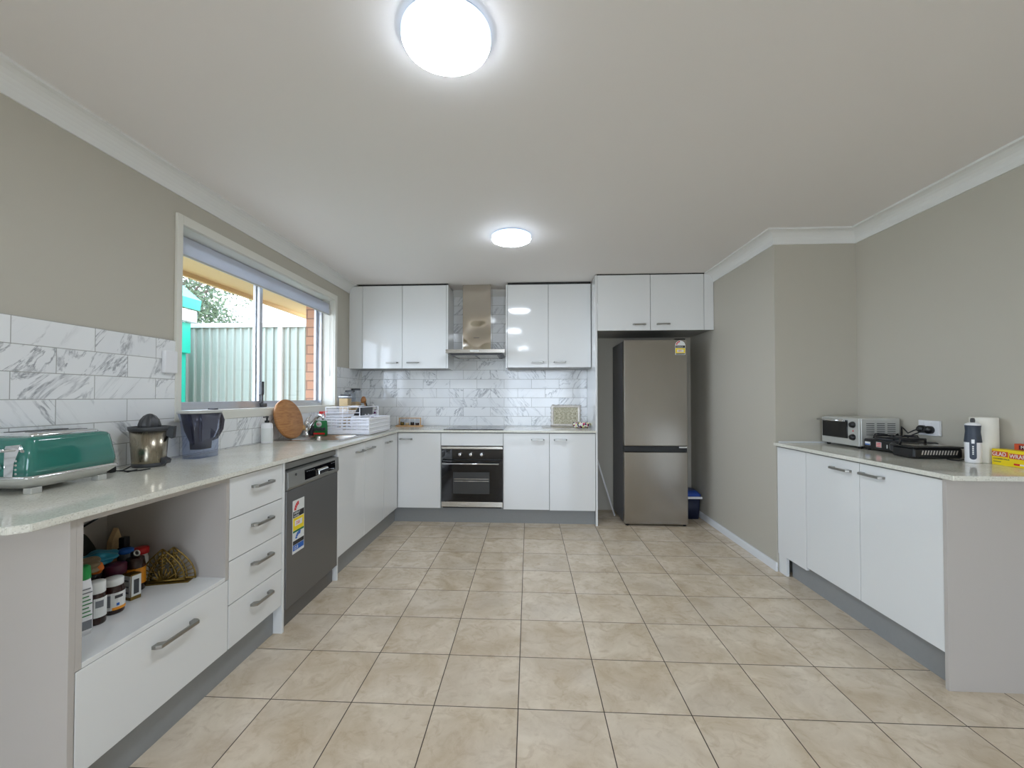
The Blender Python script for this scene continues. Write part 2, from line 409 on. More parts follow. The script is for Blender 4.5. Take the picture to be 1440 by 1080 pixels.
# cornice profile (out, down) cove
def cornice_profile():
    D, H = .082, ZC-ZCOR; pts = [(0, 0), (D, 0), (D, -.008)]
    for k in range(7):
        a = R_(90*k/6); pts.append((D-(D-.008)*math.sin(a)*1.0, -.012-(H-.022)*(1-math.cos(a))))
    pts += [(.008, -H), (0, -H)]; return pts
cp = cornice_profile()
def cornice(path, outs):
    """path: list of xy wall corners; outs: mitre offset direction per corner (unit along both axes)"""
    rings = []
    for (x, y), (ox, oy) in zip(path, outs):
        rings.append([(x+ox*d, y+oy*d, ZC+h) for d, h in cp])
    m = MB(); m.loft(rings)
    for f in m.bm.faces: f.smooth = False
    return m
struct('trim_1', cornice([(XW, YN), (XW, .655)], [(1, 0), (1, 0)]), 'cornice')
struct('trim_2', cornice([(XR, .405), (XR, YR), (XI, YR), (XI, YN)], [(-1, 0), (-1, -1), (-1, -1), (-1, 0)]), 'cornice')
struct('baseboard_right', MB().box(XR-.014, XR, YR-.012, .98, 0, .055, .003).box(XR-.012, XR, YR-.01, .98, .05, .062, .002), 'skirt')
struct('baseboard_left', MB().box(XW, XW+.014, DY1, -2.57, 0, .06, .003), 'skirt')
# ---- kitchen window
w = MB(); t = .022
w.box(XW-.001, XW+.015, OY0-.032, OY0+.006, 1.085, 2.20, .003).box(XW-.001, XW+.015, OY1-.006, OY1+.038, 1.085, 2.20, .003)
w.box(XW-.001, XW+.0155, OY0+.006, OY1-.006, OZ1-.006, 2.20, .003).box(XW-.001, XW+.0155, OY0+.006, OY1-.006, 1.085, OZ0+.004, .003)
w.box(-1.62, XW, OY0, OY0+t*.4, OZ0, OZ1).box(-1.62, XW, OY1-t*.4, OY1, OZ0, OZ1).box(-1.62, XW, OY0, OY1, OZ1-.008, OZ1).box(-1.62, XW+.012, OY0, OY1, OZ0-.01, OZ0+.012)
struct('trim_3', w, 'trim')
win = bpy.data.objects.new('window_1', None); col.objects.link(win); win.location = (-1.63, (OY0+OY1)/2, OZ0); win['kind'] = 'structure'
w = MB(); fx0, fx1 = -1.665, -1.605
w.box(fx0, fx1, OY0+.008, OY0+.03, OZ0+.01, OZ1-.008).box(fx0, fx1, OY1-.032, OY1-.008, OZ0+.01, OZ1-.008)
w.box(fx0, fx1, OY0+.03, OY1-.03, OZ0+.01, OZ0+.035).box(fx0, fx1, OY0+.03, OY1-.03, OZ1-.04, OZ1-.008)
w.build('window_frame', 'alum', win)
YM = -.61
def sash(y0, y1, x0, x1):
    f = MB().box(x0, x1, y0, y0+.035, OZ0+.035, OZ1-.04, .002).box(x0, x1, y1-.035, y1, OZ0+.035, OZ1-.04, .002).box(x0, x1, y0+.035, y1-.035, OZ0+.035, OZ0+.06).box(x0, x1, y0+.035, y1-.035, OZ1-.07, OZ1-.04).build('sash', 'alum', win)
    MB().box((x0+x1)/2-.002, (x0+x1)/2+.002, y0+.035, y1-.035, OZ0+.06, OZ1-.07).build('pane', 'pane', f)
sash(OY0+.03, YM+.005, -1.632, -1.612); sash(YM-.035, OY1-.03, -1.660, -1.640)
MB().box(-1.612, -1.590, YM-.030, YM+.000, 1.235, 1.335, .004).box(-1.606, -1.592, YM-.022, YM-.006, 1.17, 1.235, .003).box(-1.61, -1.575, YM-.03, YM+.012, 1.145, 1.172, .004).build('latch', 'darkgrey', win)
# door and large window behind the camera
for nm, bx in (('window_2', (BX0, BX1, YN-.08, YN-.03, 0, BZ)), ('door_1', (-1.60, -1.55, DY0, DY1, 0, DZ))):
    e = bpy.data.objects.new(nm, None); col.objects.link(e); e['kind'] = 'structure'
    x0, x1, y0, y1, z0, z1 = bx; e.location = ((x0+x1)/2, (y0+y1)/2, 0)
    if nm == 'window_2':
        f = MB().box(x0, x1, y0, y1, 0, .05).box(x0, x1, y0, y1, z1-.05, z1); n = 2
        for k in range(n+1): xx = x0+(x1-x0-.05)*k/n; f.box(xx, xx+.05, y0, y1, .05, z1-.05)
        f.build('frame', 'alum', e)
        for k in range(n): a = x0+(x1-x0-.05)*k/n; MB().box(a+.05, a+(x1-x0-.05)/n, (y0+y1)/2-.002, (y0+y1)/2+.002, .05, z1-.05).build('pane', 'pane', e)
    else:
        f = MB().box(x0, x1, y0, y1, 0, .05).box(x0, x1, y0, y1, z1-.05, z1); n = 2
        for k in range(n+1): yy = y0+(y1-y0-.05)*k/n; f.box(x0, x1, yy, yy+.05, .05, z1-.05)
        f.build('frame', 'alum', e)
        for k in range(n): a = y0+(y1-y0-.05)*k/n; MB().box((x0+x1)/2-.002, (x0+x1)/2+.002, a+.05, a+(y1-y0-.05)/n, .05, z1-.05).build('pane', 'pane', e)
# ---- splashback tiles
w = MB().box(XW, XW+.009, YN+2.6, OY0-.032, .9, 1.5165).box(XW, XW+.009, OY0-.032, OY1+.038, .9, 1.085).box(XW, XW+.009, OY1+.038, YW, .9, 1.5165)
struct('trim_4', w, 'tile_left')
struct('trim_5', MB().box(XW+.009, 1.008, YW-.009, YW, .9, 1.512).box(-.453, .141, YW-.009, YW, 1.512, 2.325), 'tile_back')
struct('trim_6', MB().prism([(YW-.07, ZC), (YW, ZC), (YW, 2.325), (YW-.01, 2.325)], 'x', -.453, .141), 'cornice')

# ------------------------------------------------------------------ kitchen joinery
# ornamental handle: bar on two tapered feet
def handle(parent, c, face, L=.135, name='handle', H=.012):
    o = .030
    pts = [(-L/2, 0), (-L/2, .016), (-L/2+.010, o), (L/2-.010, o), (L/2, .016), (L/2, 0), (L/2-.024, 0), (L/2-.036, .021), (-L/2+.036, .021), (-L/2+.024, 0)]
    m = MB().prism(pts, 'z', -H/2, H/2, .0012)
    M4 = {'+x': Matrix(((0, 1, 0), (1, 0, 0), (0, 0, 1))), '-x': Matrix(((0, -1, 0), (1, 0, 0), (0, 0, 1))), '-y': Matrix(((1, 0, 0), (0, -1, 0), (0, 0, 1)))}[face].to_4x4()
    m.xform(Matrix.Translation(c) @ M4)
    bmesh.ops.recalc_face_normals(m.bm, faces=m.bm.faces)
    return m.build(name, 'nickel', parent)
G = .002
def front(parent, name, face, a0, a1, z0, z1, plane, hpos=None, L=.135, mat='gloss'):
    """slab front 18 mm thick whose outer face is at plane; a = y for x-facing, x for y-facing"""
    t = .018; r = .0012
    if face == '+x': m = MB().box(plane-t, plane, a0+G, a1-G, z0+G, z1-G, r)
    elif face == '-x': m = MB().box(plane, plane+t, a0+G, a1-G, z0+G, z1-G, r)
    else: m = MB().box(a0+G, a1-G, plane, plane+t, z0+G, z1-G, r)
    d = m.build(name, mat, parent)
    if hpos:
        a, z = hpos
        c = (plane, a, z) if face != '-y' else (a, plane, z)
        handle(d, c, face, L)
    return d
ZB, ZT = .147, .872
# --- open shelf cabinet at the near left end
YP, Y1, Y2 = -2.563, -1.931, -1.518
t = thing('open_shelf_cabinet', 'white base cabinet with an open niche above one wide drawer, at the near left end', 'cabinet', (-1.19, (YP+Y1)/2, 0))
MB().box(XW+.002, XF, YP, YP+.018, 0, .879, .001).build('end_panel', 'matt', t, 'matt white end panel')
c = MB(); xb = -1.44
c.box(xb, XF-.0195, YP+.018, YP+.036, .15, .447).box(xb, XF, YP+.018, YP+.036, .447, .879).box(xb, XF-.0195, Y1-.018, Y1, .15, .447).box(xb, XF, Y1-.018, Y1, .447, .879).box(xb, XF-.001, YP+.036, Y1-.018, .861, .879).box(xb, xb+.016, YP+.036, Y1-.018, .15, .861)
c.box(xb, XF-.019, YP+.036, Y1-.018, .15, .166)
c.build('body', 'matt', t)
MB().box(xb+.016, XF, YP+.037, Y1-.0185, .446, .462, .001).build('shelf', 'gloss', t)
front(t, 'drawer', '+x', YP+.019, Y1, ZB, .446, XF, (-2.208, .372), .185)
# --- four drawer cabinet
t = thing('drawer_cabinet', 'white cabinet of four stacked drawers between the open niche and the dishwasher', 'cabinet', (-1.19, (Y1+Y2)/2, 0))
MB().box(-1.44, XF-.019, Y1+.001, Y2-.018, .15, .879).build('body', 'carc', t)
zs = [.147, .333, .519, .697, .874]
for k in range(4): front(t, 'drawer', '+x', Y1+.002, Y2-.018, zs[k], zs[k+1], XF, (-1.712, zs[k+1]-.066), .15)
MB().box(XW+.002, XF+.002, Y2-.017, Y2, 0, .879, .001).build('end_panel', 'gloss', t)
# --- sink cabinet and corner
t = thing('sink_cabinet', 'white double door cabinet under the sink, right of the dishwasher', 'cabinet', (-1.19, -.44, 0))
MB().box(-1.44, XF-.019, -.884, .012, .15, .72).build('body', 'carc', t)
MB().box(XW+.002, XF, -.900, -.885, 0.0, .879, .001).build('end_panel', 'gloss', t)
front(t, 'door', '+x', -.885, -.433, ZB, ZT, XF, (-.535, .812), .15)
front(t, 'door', '+x', -.433, .014, ZB, ZT, XF, (-.325, .812), .15)
t = thing('corner_cabinet', 'white corner cabinet with one door on each side of the inner corner', 'cabinet', (-1.19, .4, 0))
MB().box(-1.44, XF-.019, .016, .98, .15, .879).box(XF-.019, -.474, YF+.019, .98, .15, .879).build('body', 'carc', t)
front(t, 'door', '+x', .016, YF-.002, ZB, ZT, XF, (.105, .812), .15)
front(t, 'door', '-y', XF+.002, -.474, ZB, ZT, YF, (-.815, .812), .125)
# --- oven housing, oven
t = thing('oven_cabinet', 'white cabinet housing the oven, with a plain strip above it', 'cabinet', (-.17, .7, 0))
MB().box(-.472, -.468, YF+.001, .98, .15, .879).box(.127, .131, YF+.001, .98, .15, .879).box(-.468, .127, YF+.02, .98, .862, .879).build('body', 'carc', t)
front(t, 'panel', '-y', -.472, .131, .748, ZT, YF)
ov = thing('wall_oven', 'black glass built-in oven with steel trims under the cooktop', 'oven', (-.1705, .7, .15))
OX0, OX1 = -.466, .125; yo = YF-.004
MB().box(OX0+.01, OX1-.01, yo+.022, .95, .152, .74).build('body', 'darkgrey', ov)
MB().box(OX0, OX1, yo, yo+.02, .718, .742, .002).build('top_trim', 'steel', ov, 'polished steel strip')
cpn = MB().box(OX0, OX1, yo-.002, yo+.02, .62, .716, .002).build('control_panel', 'blackgloss', ov)
for x in (-.284, -.180, -.075):
    k = MB().lathe([(.021, 0), (.021, -.004), (.016, -.008), (.0145, -.028), (.012, -.030)], (x, yo-.002, .668), 24, 'y').build('knob', 'chrome', ov)
    MB().box(x-.002, x+.002, yo-.0335, yo-.031, .661, .680).build('pointer', 'black', k)
dr = MB().box(OX0, OX1, yo-.004, yo+.02, .218, .612, .002).build('oven_door', 'blackgloss', ov)
MB().box(-.352, -.001, yo-.0052, yo-.0035, .290, .498, .0005).build('window', 'ovenwin', dr)
MB().box(-.343, -.010, yo-.0062, yo-.0052, .430, .4335).box(-.343, -.010, yo-.0062, yo-.0052, .410, .4135).build('rack_line', 'steel', dr)
MB().tube([(-.452, yo-.04, .582), (.09, yo-.04, .582)], .0075, 14).box(-.44, -.425, yo-.04, yo-.004, .576, .588).box(.063, .078, yo-.04, yo-.004, .576, .588).build('handle', 'chrome', dr)
MB().box(OX0, OX1, yo-.004, yo+.02, .165, .214, .002).build('bottom_trim', 'steel', ov, 'polished steel strip')
MB().box(OX0+.015, OX1-.015, yo+.006, yo+.02, .152, .165).build('vent', 'black', ov)
# --- right of oven
t = thing('double_door_cabinet', 'white base cabinet with two doors right of the oven', 'cabinet', (.57, .7, 0))
MB().box(.132, 1.006, YF+.019, .98, .15, .879).build('body', 'carc', t)
front(t, 'door', '-y', .131, .571, ZB-.004, ZT, YF, (.459, .812), .125)
front(t, 'door', '-y', .571, 1.006, ZB-.008, ZT, YF, (.675, .812), .125)
# --- kickboards
struct('trim_7', MB().box(XF-.062, XF-.045, YP+.018, Y2-.02, 0, .147).box(XF-.062, XF-.045, -.884, .47, 0, .147).box(XF-.045, 1.006, .462, .478, 0, .147), 'kick')
struct('trim_8', MB().box(XRF+.045, XRF+.062, -1.784, -.67, 0, .147), 'kick')
# --- tall fridge surround and bulkhead cabinet
t = thing('fridge_cabinet', 'white two door cupboard above the fridge with a tall side panel', 'cabinet', (1.56, .7, 0))
MB().box(1.008, 1.026, YF-.002, .99, 0, ZC-.012, .001).build('side_panel', 'gloss', t)
MB().box(1.027, 2.105, YF+.020, .99, 1.858, ZC-.012).build('body', 'carc', t)
front(t, 'door', '-y', 1.027, 1.524, 1.848, ZC-.010, YF, (1.42, 1.905), .125)
front(t, 'door', '-y', 1.524, 2.020, 1.848, ZC-.010, YF, (1.644, 1.908), .125)
front(t, 'filler_panel', '-y', 2.020, 2.111, 1.848, ZC-.010, YF)
MB().box(1.025, 2.025, YF+.004, YF+.02, ZC-.010, ZC-.001).build('shadow_line', 'gap', t)
# --- upper cabinets
YU = .657
t = thing('upper_cabinet', 'white two door wall cupboard left of the range hood', 'cabinet', (-.95, .83, 1.5))
MB().box(XW+.002, -.470, YU+.020, .99, 1.512, 2.374).build('body', 'carc', t)
MB().box(-.470, -.453, YU, .99, 1.512, 2.374, .001).build('side_panel', 'gloss', t)
front(t, 'filler_panel', '-y', XW, -1.352, 1.512, 2.374, YU)
front(t, 'door', '-y', -1.352, -.932, 1.512, 2.374, YU, (-1.037, 1.574), .125)
front(t, 'door', '-y', -.932, -.471, 1.512, 2.374, YU, (-.820, 1.574), .125)
MB().box(-1.40, -.455, YU+.004, YU+.02, 2.3745, ZC-.001).build('shadow_line', 'gap', t)
t = thing('upper_cabinet', 'white two door wall cupboard right of the range hood', 'cabinet', (.57, .83, 1.5))
MB().box(.158, 1.006, YU+.020, .99, 1.512, 2.368).build('body', 'carc', t)
MB().box(.141, .157, YU, .99, 1.512, 2.368, .001).build('side_panel', 'gloss', t)
front(t, 'door', '-y', .158, .574, 1.518, 2.368, YU, (.467, 1.574), .125)
front(t, 'door', '-y', .574, 1.003, 1.518, 2.368, YU, (.690, 1.574), .125)
MB().box(.160, 1.003, YU+.004, YU+.02, 2.369, ZC-.001).build('shadow_line', 'gap', t)
# --- right hand bench
t = thing('side_cabinet', 'long white two door bench cabinet along the right wall', 'cabinet', (2.39, -1.2, 0))
MB().box(XRF+.019, XI-.01, -1.784, -.60, .15, .879).box(XRF+.028, XI-.01, -.60, YR-.001, 0, .879).build('body', 'carc', t)
MB().box(XRF+.006, XRF+.024, -.67, YR-.003, 0, .128).build('foot_panel', 'gloss', t)
front(t, 'filler_panel', '-x', -.893, YR-.002, ZB-.02, ZT, XRF)
front(t, 'door', '-x', -1.330, -.893, ZB, ZT, XRF, (-1.203, .818), .15)
front(t, 'door', '-x', -1.786, -1.330, ZB, ZT, XRF, (-1.420, .822), .15)
MB().box(XRF-.002, XI-.002, -1.803, -1.786, 0, .879, .001).build('end_panel', 'matt', t, 'matt white end panel')
# --- worktops (stone)
def slab(xs, ys, keep, z0, z1, extra=None):
    m = MB(); vt = {}
    def V(i, j):
        if (i, j) not in vt: vt[(i, j)] = m.bm.verts.new((xs[i], ys[j], z1))
        return vt[(i, j)]
    fs = []
    for i in range(len(xs)-1):
        for j in range(len(ys)-1):
            if keep(i, j): fs.append(m.bm.faces.new((V(i, j), V(i+1, j), V(i+1, j+1), V(i, j+1))))
    if extra: extra(m)
    r = bmesh.ops.extrude_face_region(m.bm, geom=fs)
    vs = [e for e in r['geom'] if isinstance(e, bmesh.types.BMVert)]
    bmesh.ops.translate(m.bm, vec=(0, 0, z0-z1), verts=vs)
    bmesh.ops.recalc_face_normals(m.bm, faces=m.bm.faces)
    es = [e for e in m.bm.edges if len(e.link_faces) == 2 and e.calc_face_angle(0) > .6]
    bmesh.ops.bevel(m.bm, geom=es, offset=.0018, segments=2, affect='EDGES')
    return m
XE = -.876
# bowl cut-out in cell (1,2)
SX0, SX1, SY0, SY1 = -1.375, -1.025, -.655, -.235
xs = [XW+.009, SX0, SX1, XE-.03, XE, 1.008]; ys = [-2.703, -2.673, SY0, SY1, .386, YW-.009]
def keep(i, j):
    if i == 1 and j == 2: return False
    if i == 4: return j == 4
    if i == 3 and j == 0: return False
    return True
def chamf(m):
    a, b, c = (xs[3], ys[0]), (xs[3], ys[1]), (xs[4], ys[1])
    vs = [next(v for v in m.bm.verts if abs(v.co.x-p[0]) < 1e-6 and abs(v.co.y-p[1]) < 1e-6) for p in (a, b, c)]
    f = m.bm.faces.new((vs[0], vs[2], vs[1]))
m_ = None
def slab2():
    m = MB(); vt = {}
    def V(i, j):
        if (i, j) not in vt: vt[(i, j)] = m.bm.verts.new((xs[i], ys[j], .9))
        return vt[(i, j)]
    fs = []
    for i in range(len(xs)-1):
        for j in range(len(ys)-1):
            if keep(i, j): fs.append(m.bm.faces.new((V(i, j), V(i+1, j), V(i+1, j+1), V(i, j+1))))
    fs.append(m.bm.faces.new((V(3, 0), V(4, 1), V(3, 1))))
    r = bmesh.ops.extrude_face_region(m.bm, geom=fs)
    vs = [e for e in r['geom'] if isinstance(e, bmesh.types.BMVert)]
    bmesh.ops.translate(m.bm, vec=(0, 0, -.02), verts=vs)
    bmesh.ops.recalc_face_normals(m.bm, faces=m.bm.faces)
    es = [e for e in m.bm.edges if len(e.link_faces) == 2 and e.calc_face_angle(0) > .6]
    bmesh.ops.bevel(m.bm, geom=es, offset=.0018, segments=2, affect='EDGES')
    return m
tag(slab2().build('worktop', 'stone'), 'L-shaped speckled pale stone benchtop under the window and along the back wall', 'worktop')
tag(slab([2.094, XI-.002], [-1.858, YR-.002], lambda i, j: True, .88, .9).build('worktop', 'stone'), 'speckled pale stone benchtop on the right wall cabinet', 'worktop')
tag(MB().box(XRF+.01, XI-.003, YR-.012, YR-.002, .9, .909, .002).build('sealant_strip', 'skirt'), 'thin white sealant strip where the right benchtop meets the wall', 'trim')

# ------------------------------------------------------------------ appliances
# dishwasher
t = thing('dishwasher', 'graphite grey freestanding dishwasher with energy stickers under the benchtop', 'dishwasher', (-1.17, -1.21, 0))
A0, A1, DX = -1.506, -.908, -.893
MB().box(-1.46, DX-.035, A0+.004, A1-.002, .02, .835, .003).build('body', 'darkgrey', t)
MB().box(-1.46, DX-.012, A0+.003, A1-.001, .836, .868, .004).build('lid', 'dwpanel', t)
d = MB().box(DX-.033, DX, A0, A1, .105, .724, .004).build('dishwasher_door', 'dwdoor', t)
p = MB().prism([(DX-.033, .727), (DX+.004, .727), (DX+.010, .74), (DX+.006, .822), (DX-.033, .828)], 'y', A0, A1, .002).build('control_panel', 'dwpanel', t)
MB().prism([(DX+.0095, .752), (DX+.0108, .752), (DX+.0084, .808), (DX+.0070, .808)], 'y', -1.34, -.965).build('display', 'blackgloss', p)
MB().prism([(DX+.009, .750), (DX+.024, .757), (DX+.022, .783), (DX+.008, .792)], 'y', -1.20, -1.08, .004).build('handle', 'chrome', p)
for yy in (-1.32, -1.30, -1.28, -1.26, -1.24, -1.02, -1.0, -.985): MB().box(DX+.0085, DX+.0112, yy, yy+.008, .795, .798).build('button', 'labelgrey', p)
MB().lathe([(.007, 0), (.007, .003), (.004, .004)], (DX+.0075, -1.43, .80), 16, 'x').build('emblem', 'darkgrey', p)
MB().box(DX-.06, DX-.03, A0+.006, A1-.004, .0, .100, .002).build('plinth', 'dwdoor', t)
s = MB().box(DX+.0002, DX+.0012, -1.448, -1.330, .372, .658).build('energy_sticker', 'label', d, 'white sticker with red, black, yellow and blue panels')
st = lambda z0, z1, m, y0=-1.444, y1=-1.334: MB().box(DX+.0012, DX+.0017, y0, y1, z0, z1).build('sticker_panel', m, s)
st(.565, .598, 'black'); st(.495, .562, 'yellow'); st(.484, .494, 'green'); st(.418, .440, 'black'); st(.387, .416, 'blue')
MB().box(DX+.0018, DX+.0022, -1.428, -1.352, .518, .548).build('sticker_panel', 'label', s)
def arc(m, cy, cz, r0, r1, a0, a1, parent, x, mat_, n=5):
    for k in range(n):
        q0 = R_(a0+(a1-a0)*(k+.06)/n); q1 = R_(a0+(a1-a0)*(k+.94)/n)
        MB().prism([(cy-r0*math.cos(q0), cz+r0*math.sin(q0)), (cy-r1*math.cos(q0), cz+r1*math.sin(q0)), (cy-r1*math.cos(q1), cz+r1*math.sin(q1)), (cy-r0*math.cos(q1), cz+r0*math.sin(q1))], 'x', x, x+.0005).build('rating_arc', mat_, parent)
arc(None, -1.385, .600, .030, .050, 5, 85, s, DX+.0013, 'red', 4); arc(None, -1.380, .442, .024, .042, 10, 110, s, DX+.0013, 'blue', 5)
rel = lambda o, x, y, z: Vector((x, y, z))-(o.location+(o.parent.location if o.parent else Vector()))
def wtxt(name, s_, size, m, parent, x, y, z, face, align='LEFT', sx=1.):
    off = Vector(); q = parent
    while q is not None: off += q.location; q = q.parent
    return text(name, s_, size, m, parent, Vector((x, y, z))-off, face, align=align, sx=sx)
wtxt('lettering', 'ENERGY', .016, 'label', s, DX+.0018, -1.436, .583, FACE_PX); wtxt('lettering', 'RATING', .014, 'label', s, DX+.0018, -1.436, .568, FACE_PX)
wtxt('lettering', '258', .024, 'red', s, DX+.0023, -1.416, .525, FACE_PX); wtxt('lettering', '12.8', .026, 'label', s, DX+.0018, -1.438, .392, FACE_PX)
# fridge
FX0, FX1, FY = 1.279, 1.869, .424
t = thing('fridge', 'tall stainless steel two door fridge freezer under the bulkhead cupboard', 'fridge', (1.574, .74, 0))
MB().box(FX0+.001, FX1-.001, FY+.062, .97, .02, 1.755, .006).build('body', 'fridgeside', t)
d = MB().box(FX0, FX1, FY, FY+.058, .756, 1.762, .005).build('upper_door', 'fridge', t)
d2 = MB().box(FX0, FX1, FY, FY+.058, .018, .697, .005).build('lower_door', 'fridge', t)
MB().box(FX0+.002, FX1-.002, FY+.012, FY+.062, .700, .753).build('handle_recess', 'black', t)
MB().box(1.79, 1.862, FY+.001, FY+.012, .738, .752).build('badge_strip', 'chrome', t)
MB().box(1.76, 1.86, FY+.02, FY+.10, 1.762, 1.775, .003).build('hinge_cover', 'black', t)
for x in (1.31, 1.845): MB().lathe([(.015, 0), (.015, .02)], (x, FY+.03, 0), 14).build('foot', 'black', t)
for k in (1, 2): MB().box(FX0+.0005, FX0+.003, FY+.058, FY+.062, .03, 1.74).build('seal', 'black', t) if k == 1 else None
# energy label with arched top
pts = [(1.758, 1.618), (1.852, 1.618), (1.852, 1.708)]+[(1.805+.047*math.cos(R_(a)), 1.708+.045*math.sin(R_(a))) for a in range(15, 180, 15)]+[(1.758, 1.708)]
s = MB().prism(pts, 'y', FY-.0012, FY-.0002).build('energy_sticker', 'label', d, 'arched white, black and yellow energy sticker')
MB().box(1.762, 1.849, FY-.0017, FY-.0012, 1.684, 1.706).build('sticker_panel', 'black', s)
MB().box(1.761, 1.850, FY-.0017, FY-.0012, 1.634, 1.681).build('sticker_panel', 'yellow', s)
MB().box(1.775, 1.836, FY-.0022, FY-.0017, 1.644, 1.668).build('sticker_panel', 'label', s)
MB().box(1.764, 1.848, FY-.0017, FY-.0012, 1.622, 1.631).build('sticker_panel', 'black', s)
for k in range(3):
    a0, a1 = R_(172-k*27), R_(172-k*27-22)
    MB().prism([(1.805+.028*math.cos(a0), 1.710+.028*math.sin(a0)), (1.805+.040*math.cos(a0), 1.710+.040*math.sin(a0)), (1.805+.040*math.cos(a1), 1.710+.040*math.sin(a1)), (1.805+.028*math.cos(a1), 1.710+.028*math.sin(a1))], 'y', FY-.0017, FY-.0012).build('rating_arc', 'red', s)
wtxt('lettering', 'ENERGY', .017, 'label', s, 1.770, FY-.0019, 1.689, FACE_MY); wtxt('lettering', '304', .02, 'red', s, 1.787, FY-.0024, 1.649, FACE_MY)
# range hood
t = thing('range_hood', 'stainless steel canopy range hood with square chimney over the cooktop', 'range hood', (-.163, .75, 1.637))
HX0, HX1 = -.452, .140
MB().box(-.467+.016, HX1, .5, .985, 1.655, 1.692, .002).build('canopy', 'steel', t)
MB().prism([(HX0+.02, 1.655), (HX1-.02, 1.655), (HX1-.06, 1.636), (HX0+.06, 1.636)], 'y', .53, .98).build('filter_housing', 'darkgrey', t)
for k in range(2):
    f = MB().box(HX0+.08+k*.225, HX0+.285+k*.225, .56, .92, 1.6335, 1.636).build('grease_filter', 'steel', t)
MB().box(-.312, -.018, .72, .985, 1.692, ZC-.002, .002).build('chimney', 'polish', t)
MB().box(-.205, -.115, .4985, .5, 1.669, 1.680, .0005).build('switch_panel', 'label', t, 'small white lit switch strip')
MB().box(-.197, -.140, .7188, .7199, 1.832, 1.838).build('badge', 'darkgrey', t)
# cooktop
t = thing('cooktop', 'flat black glass electric cooktop set in the back bench', 'cooktop', (-.163, .65, .9))
MB().box(-.452, .130, .420, .895, .9002, .9062, .002).build('glass', 'blackgloss', t)
for (x, y, r) in ((-.30, .53, .095), (-.02, .53, .075), (-.30, .77, .075), (-.02, .77, .095)):
    MB().tube([(x+r*math.cos(2*PI*k/32), y+r*math.sin(2*PI*k/32), .9063) for k in range(32)], .0007, 4, True).build('heating_zone', 'labelgrey', t)

# ------------------------------------------------------------------ sink, tap
t = thing('kitchen_sink', 'stainless steel sink with drainer under the window', 'sink', (-1.21, -.19, .9))
m = MB(); zt = .9045
KX0, KX1, KY0, KY1 = -1.462, -.968, -.705, .352
for (a, b, c_, d_) in ((KX0, KX1, KY0, SY0), (KX0, SX0, SY0, SY1), (SX1, KX1, SY0, SY1), (KX0, KX1, SY1, KY1)): m.box(a, b, c_, d_, .9003, zt)
m.build('rim', 'steel', t)
# bowl as open shell
m = MB(); rings = []
cx_, cy_, hx_, hy_ = (SX0+SX1)/2, (SY0+SY1)/2, (SX1-SX0)/2, (SY1-SY0)/2
for z, s_ in ((zt, 0.), (.895, .004), (.78, .012), (.752, .03), (.748, .09)): rings.append(m.rbox(cx_, cy_, hx_-s_-.0005, hy_-s_-.0005, z, .04))
m.loft(rings, cap=False); 
m.bm.faces.new([v for v in m.bm.verts][-len(rings[-1]):])
m.build('bowl', 'steel', t)
MB().lathe([(.045, 0), (.042, .003), (.012, .001)], (cx_, cy_, .7485), 24).build('drain', 'chrome', t)
m = MB()
for k in range(11): x = -1.38+k*.034; m.box(x-.006, x+.006, -.16, .33, zt, zt+.003, .0012)
m.build('drainer_ribs', 'steel', t)
t = thing('mixer_tap', 'chrome mixer tap with raised lever at the back of the sink', 'tap', (-1.435, -.30, zt))
MB().lathe([(.027, 0), (.027, .008), (.021, .014), (.019, .075), (.023, .085), (.022, .11), (.012, .118)], (-1.435, -.30, zt), 24).build('body', 'chrome', t)
MB().tube([(-1.435, -.30, zt+.03), (-1.405, -.285, zt+.085), (-1.365, -.27, zt+.145), (-1.335, -.275, zt+.165), (-1.300, -.30, zt+.160), (-1.285, -.31, zt+.135)], [.014, .014, .013, .012, .012, .012], 14).build('spout', 'chrome', t)
MB().tube([(-1.435, -.30, zt+.11), (-1.44, -.27, zt+.135), (-1.448, -.20, zt+.165)], [.011, .009, .006], 10).build('lever', 'chrome', t)

# ------------------------------------------------------------------ lights on ceiling
lampspots = [(.112, -2.345, 'round glowing ceiling light nearest the camera', 0), (.250, -.618, 'round glowing ceiling light before the range hood, the farther one', 0), (.25, -4.95, 'round glowing ceiling light behind the camera', 0)]
first = None
for x, y, lab, _ in lampspots:
    if first is None:
        r0 = thing('ceiling_light', lab, 'ceiling light', (x, y, ZC), group='round ceiling lights')
        MB().lathe([(.1385, 0), (.1390, -.002), (.1390, -.004), (.138, -.005)], (x, y, ZC), 64).build('base_ring', 'ringgrey', r0)
        MB().lathe([(.1395, -.005), (.1425, -.007), (.1425, -.026), (.1412, -.029)], (x, y, ZC), 64).build('side_band', 'lampring', r0)
        MB().lathe([(.1410, -.029), (.1370, -.036), (.122, -.043), (.095, -.047), (.05, -.049), (.001, -.0495)], (x, y, ZC), 64).build('diffuser', 'diff', r0)
        first = r0
    else:
        r = first.copy(); col.objects.link(r); r.location = (x, y, ZC); r['label'] = lab
        for ch in first.children:
            c = ch.copy(); col.objects.link(c); c.parent = r

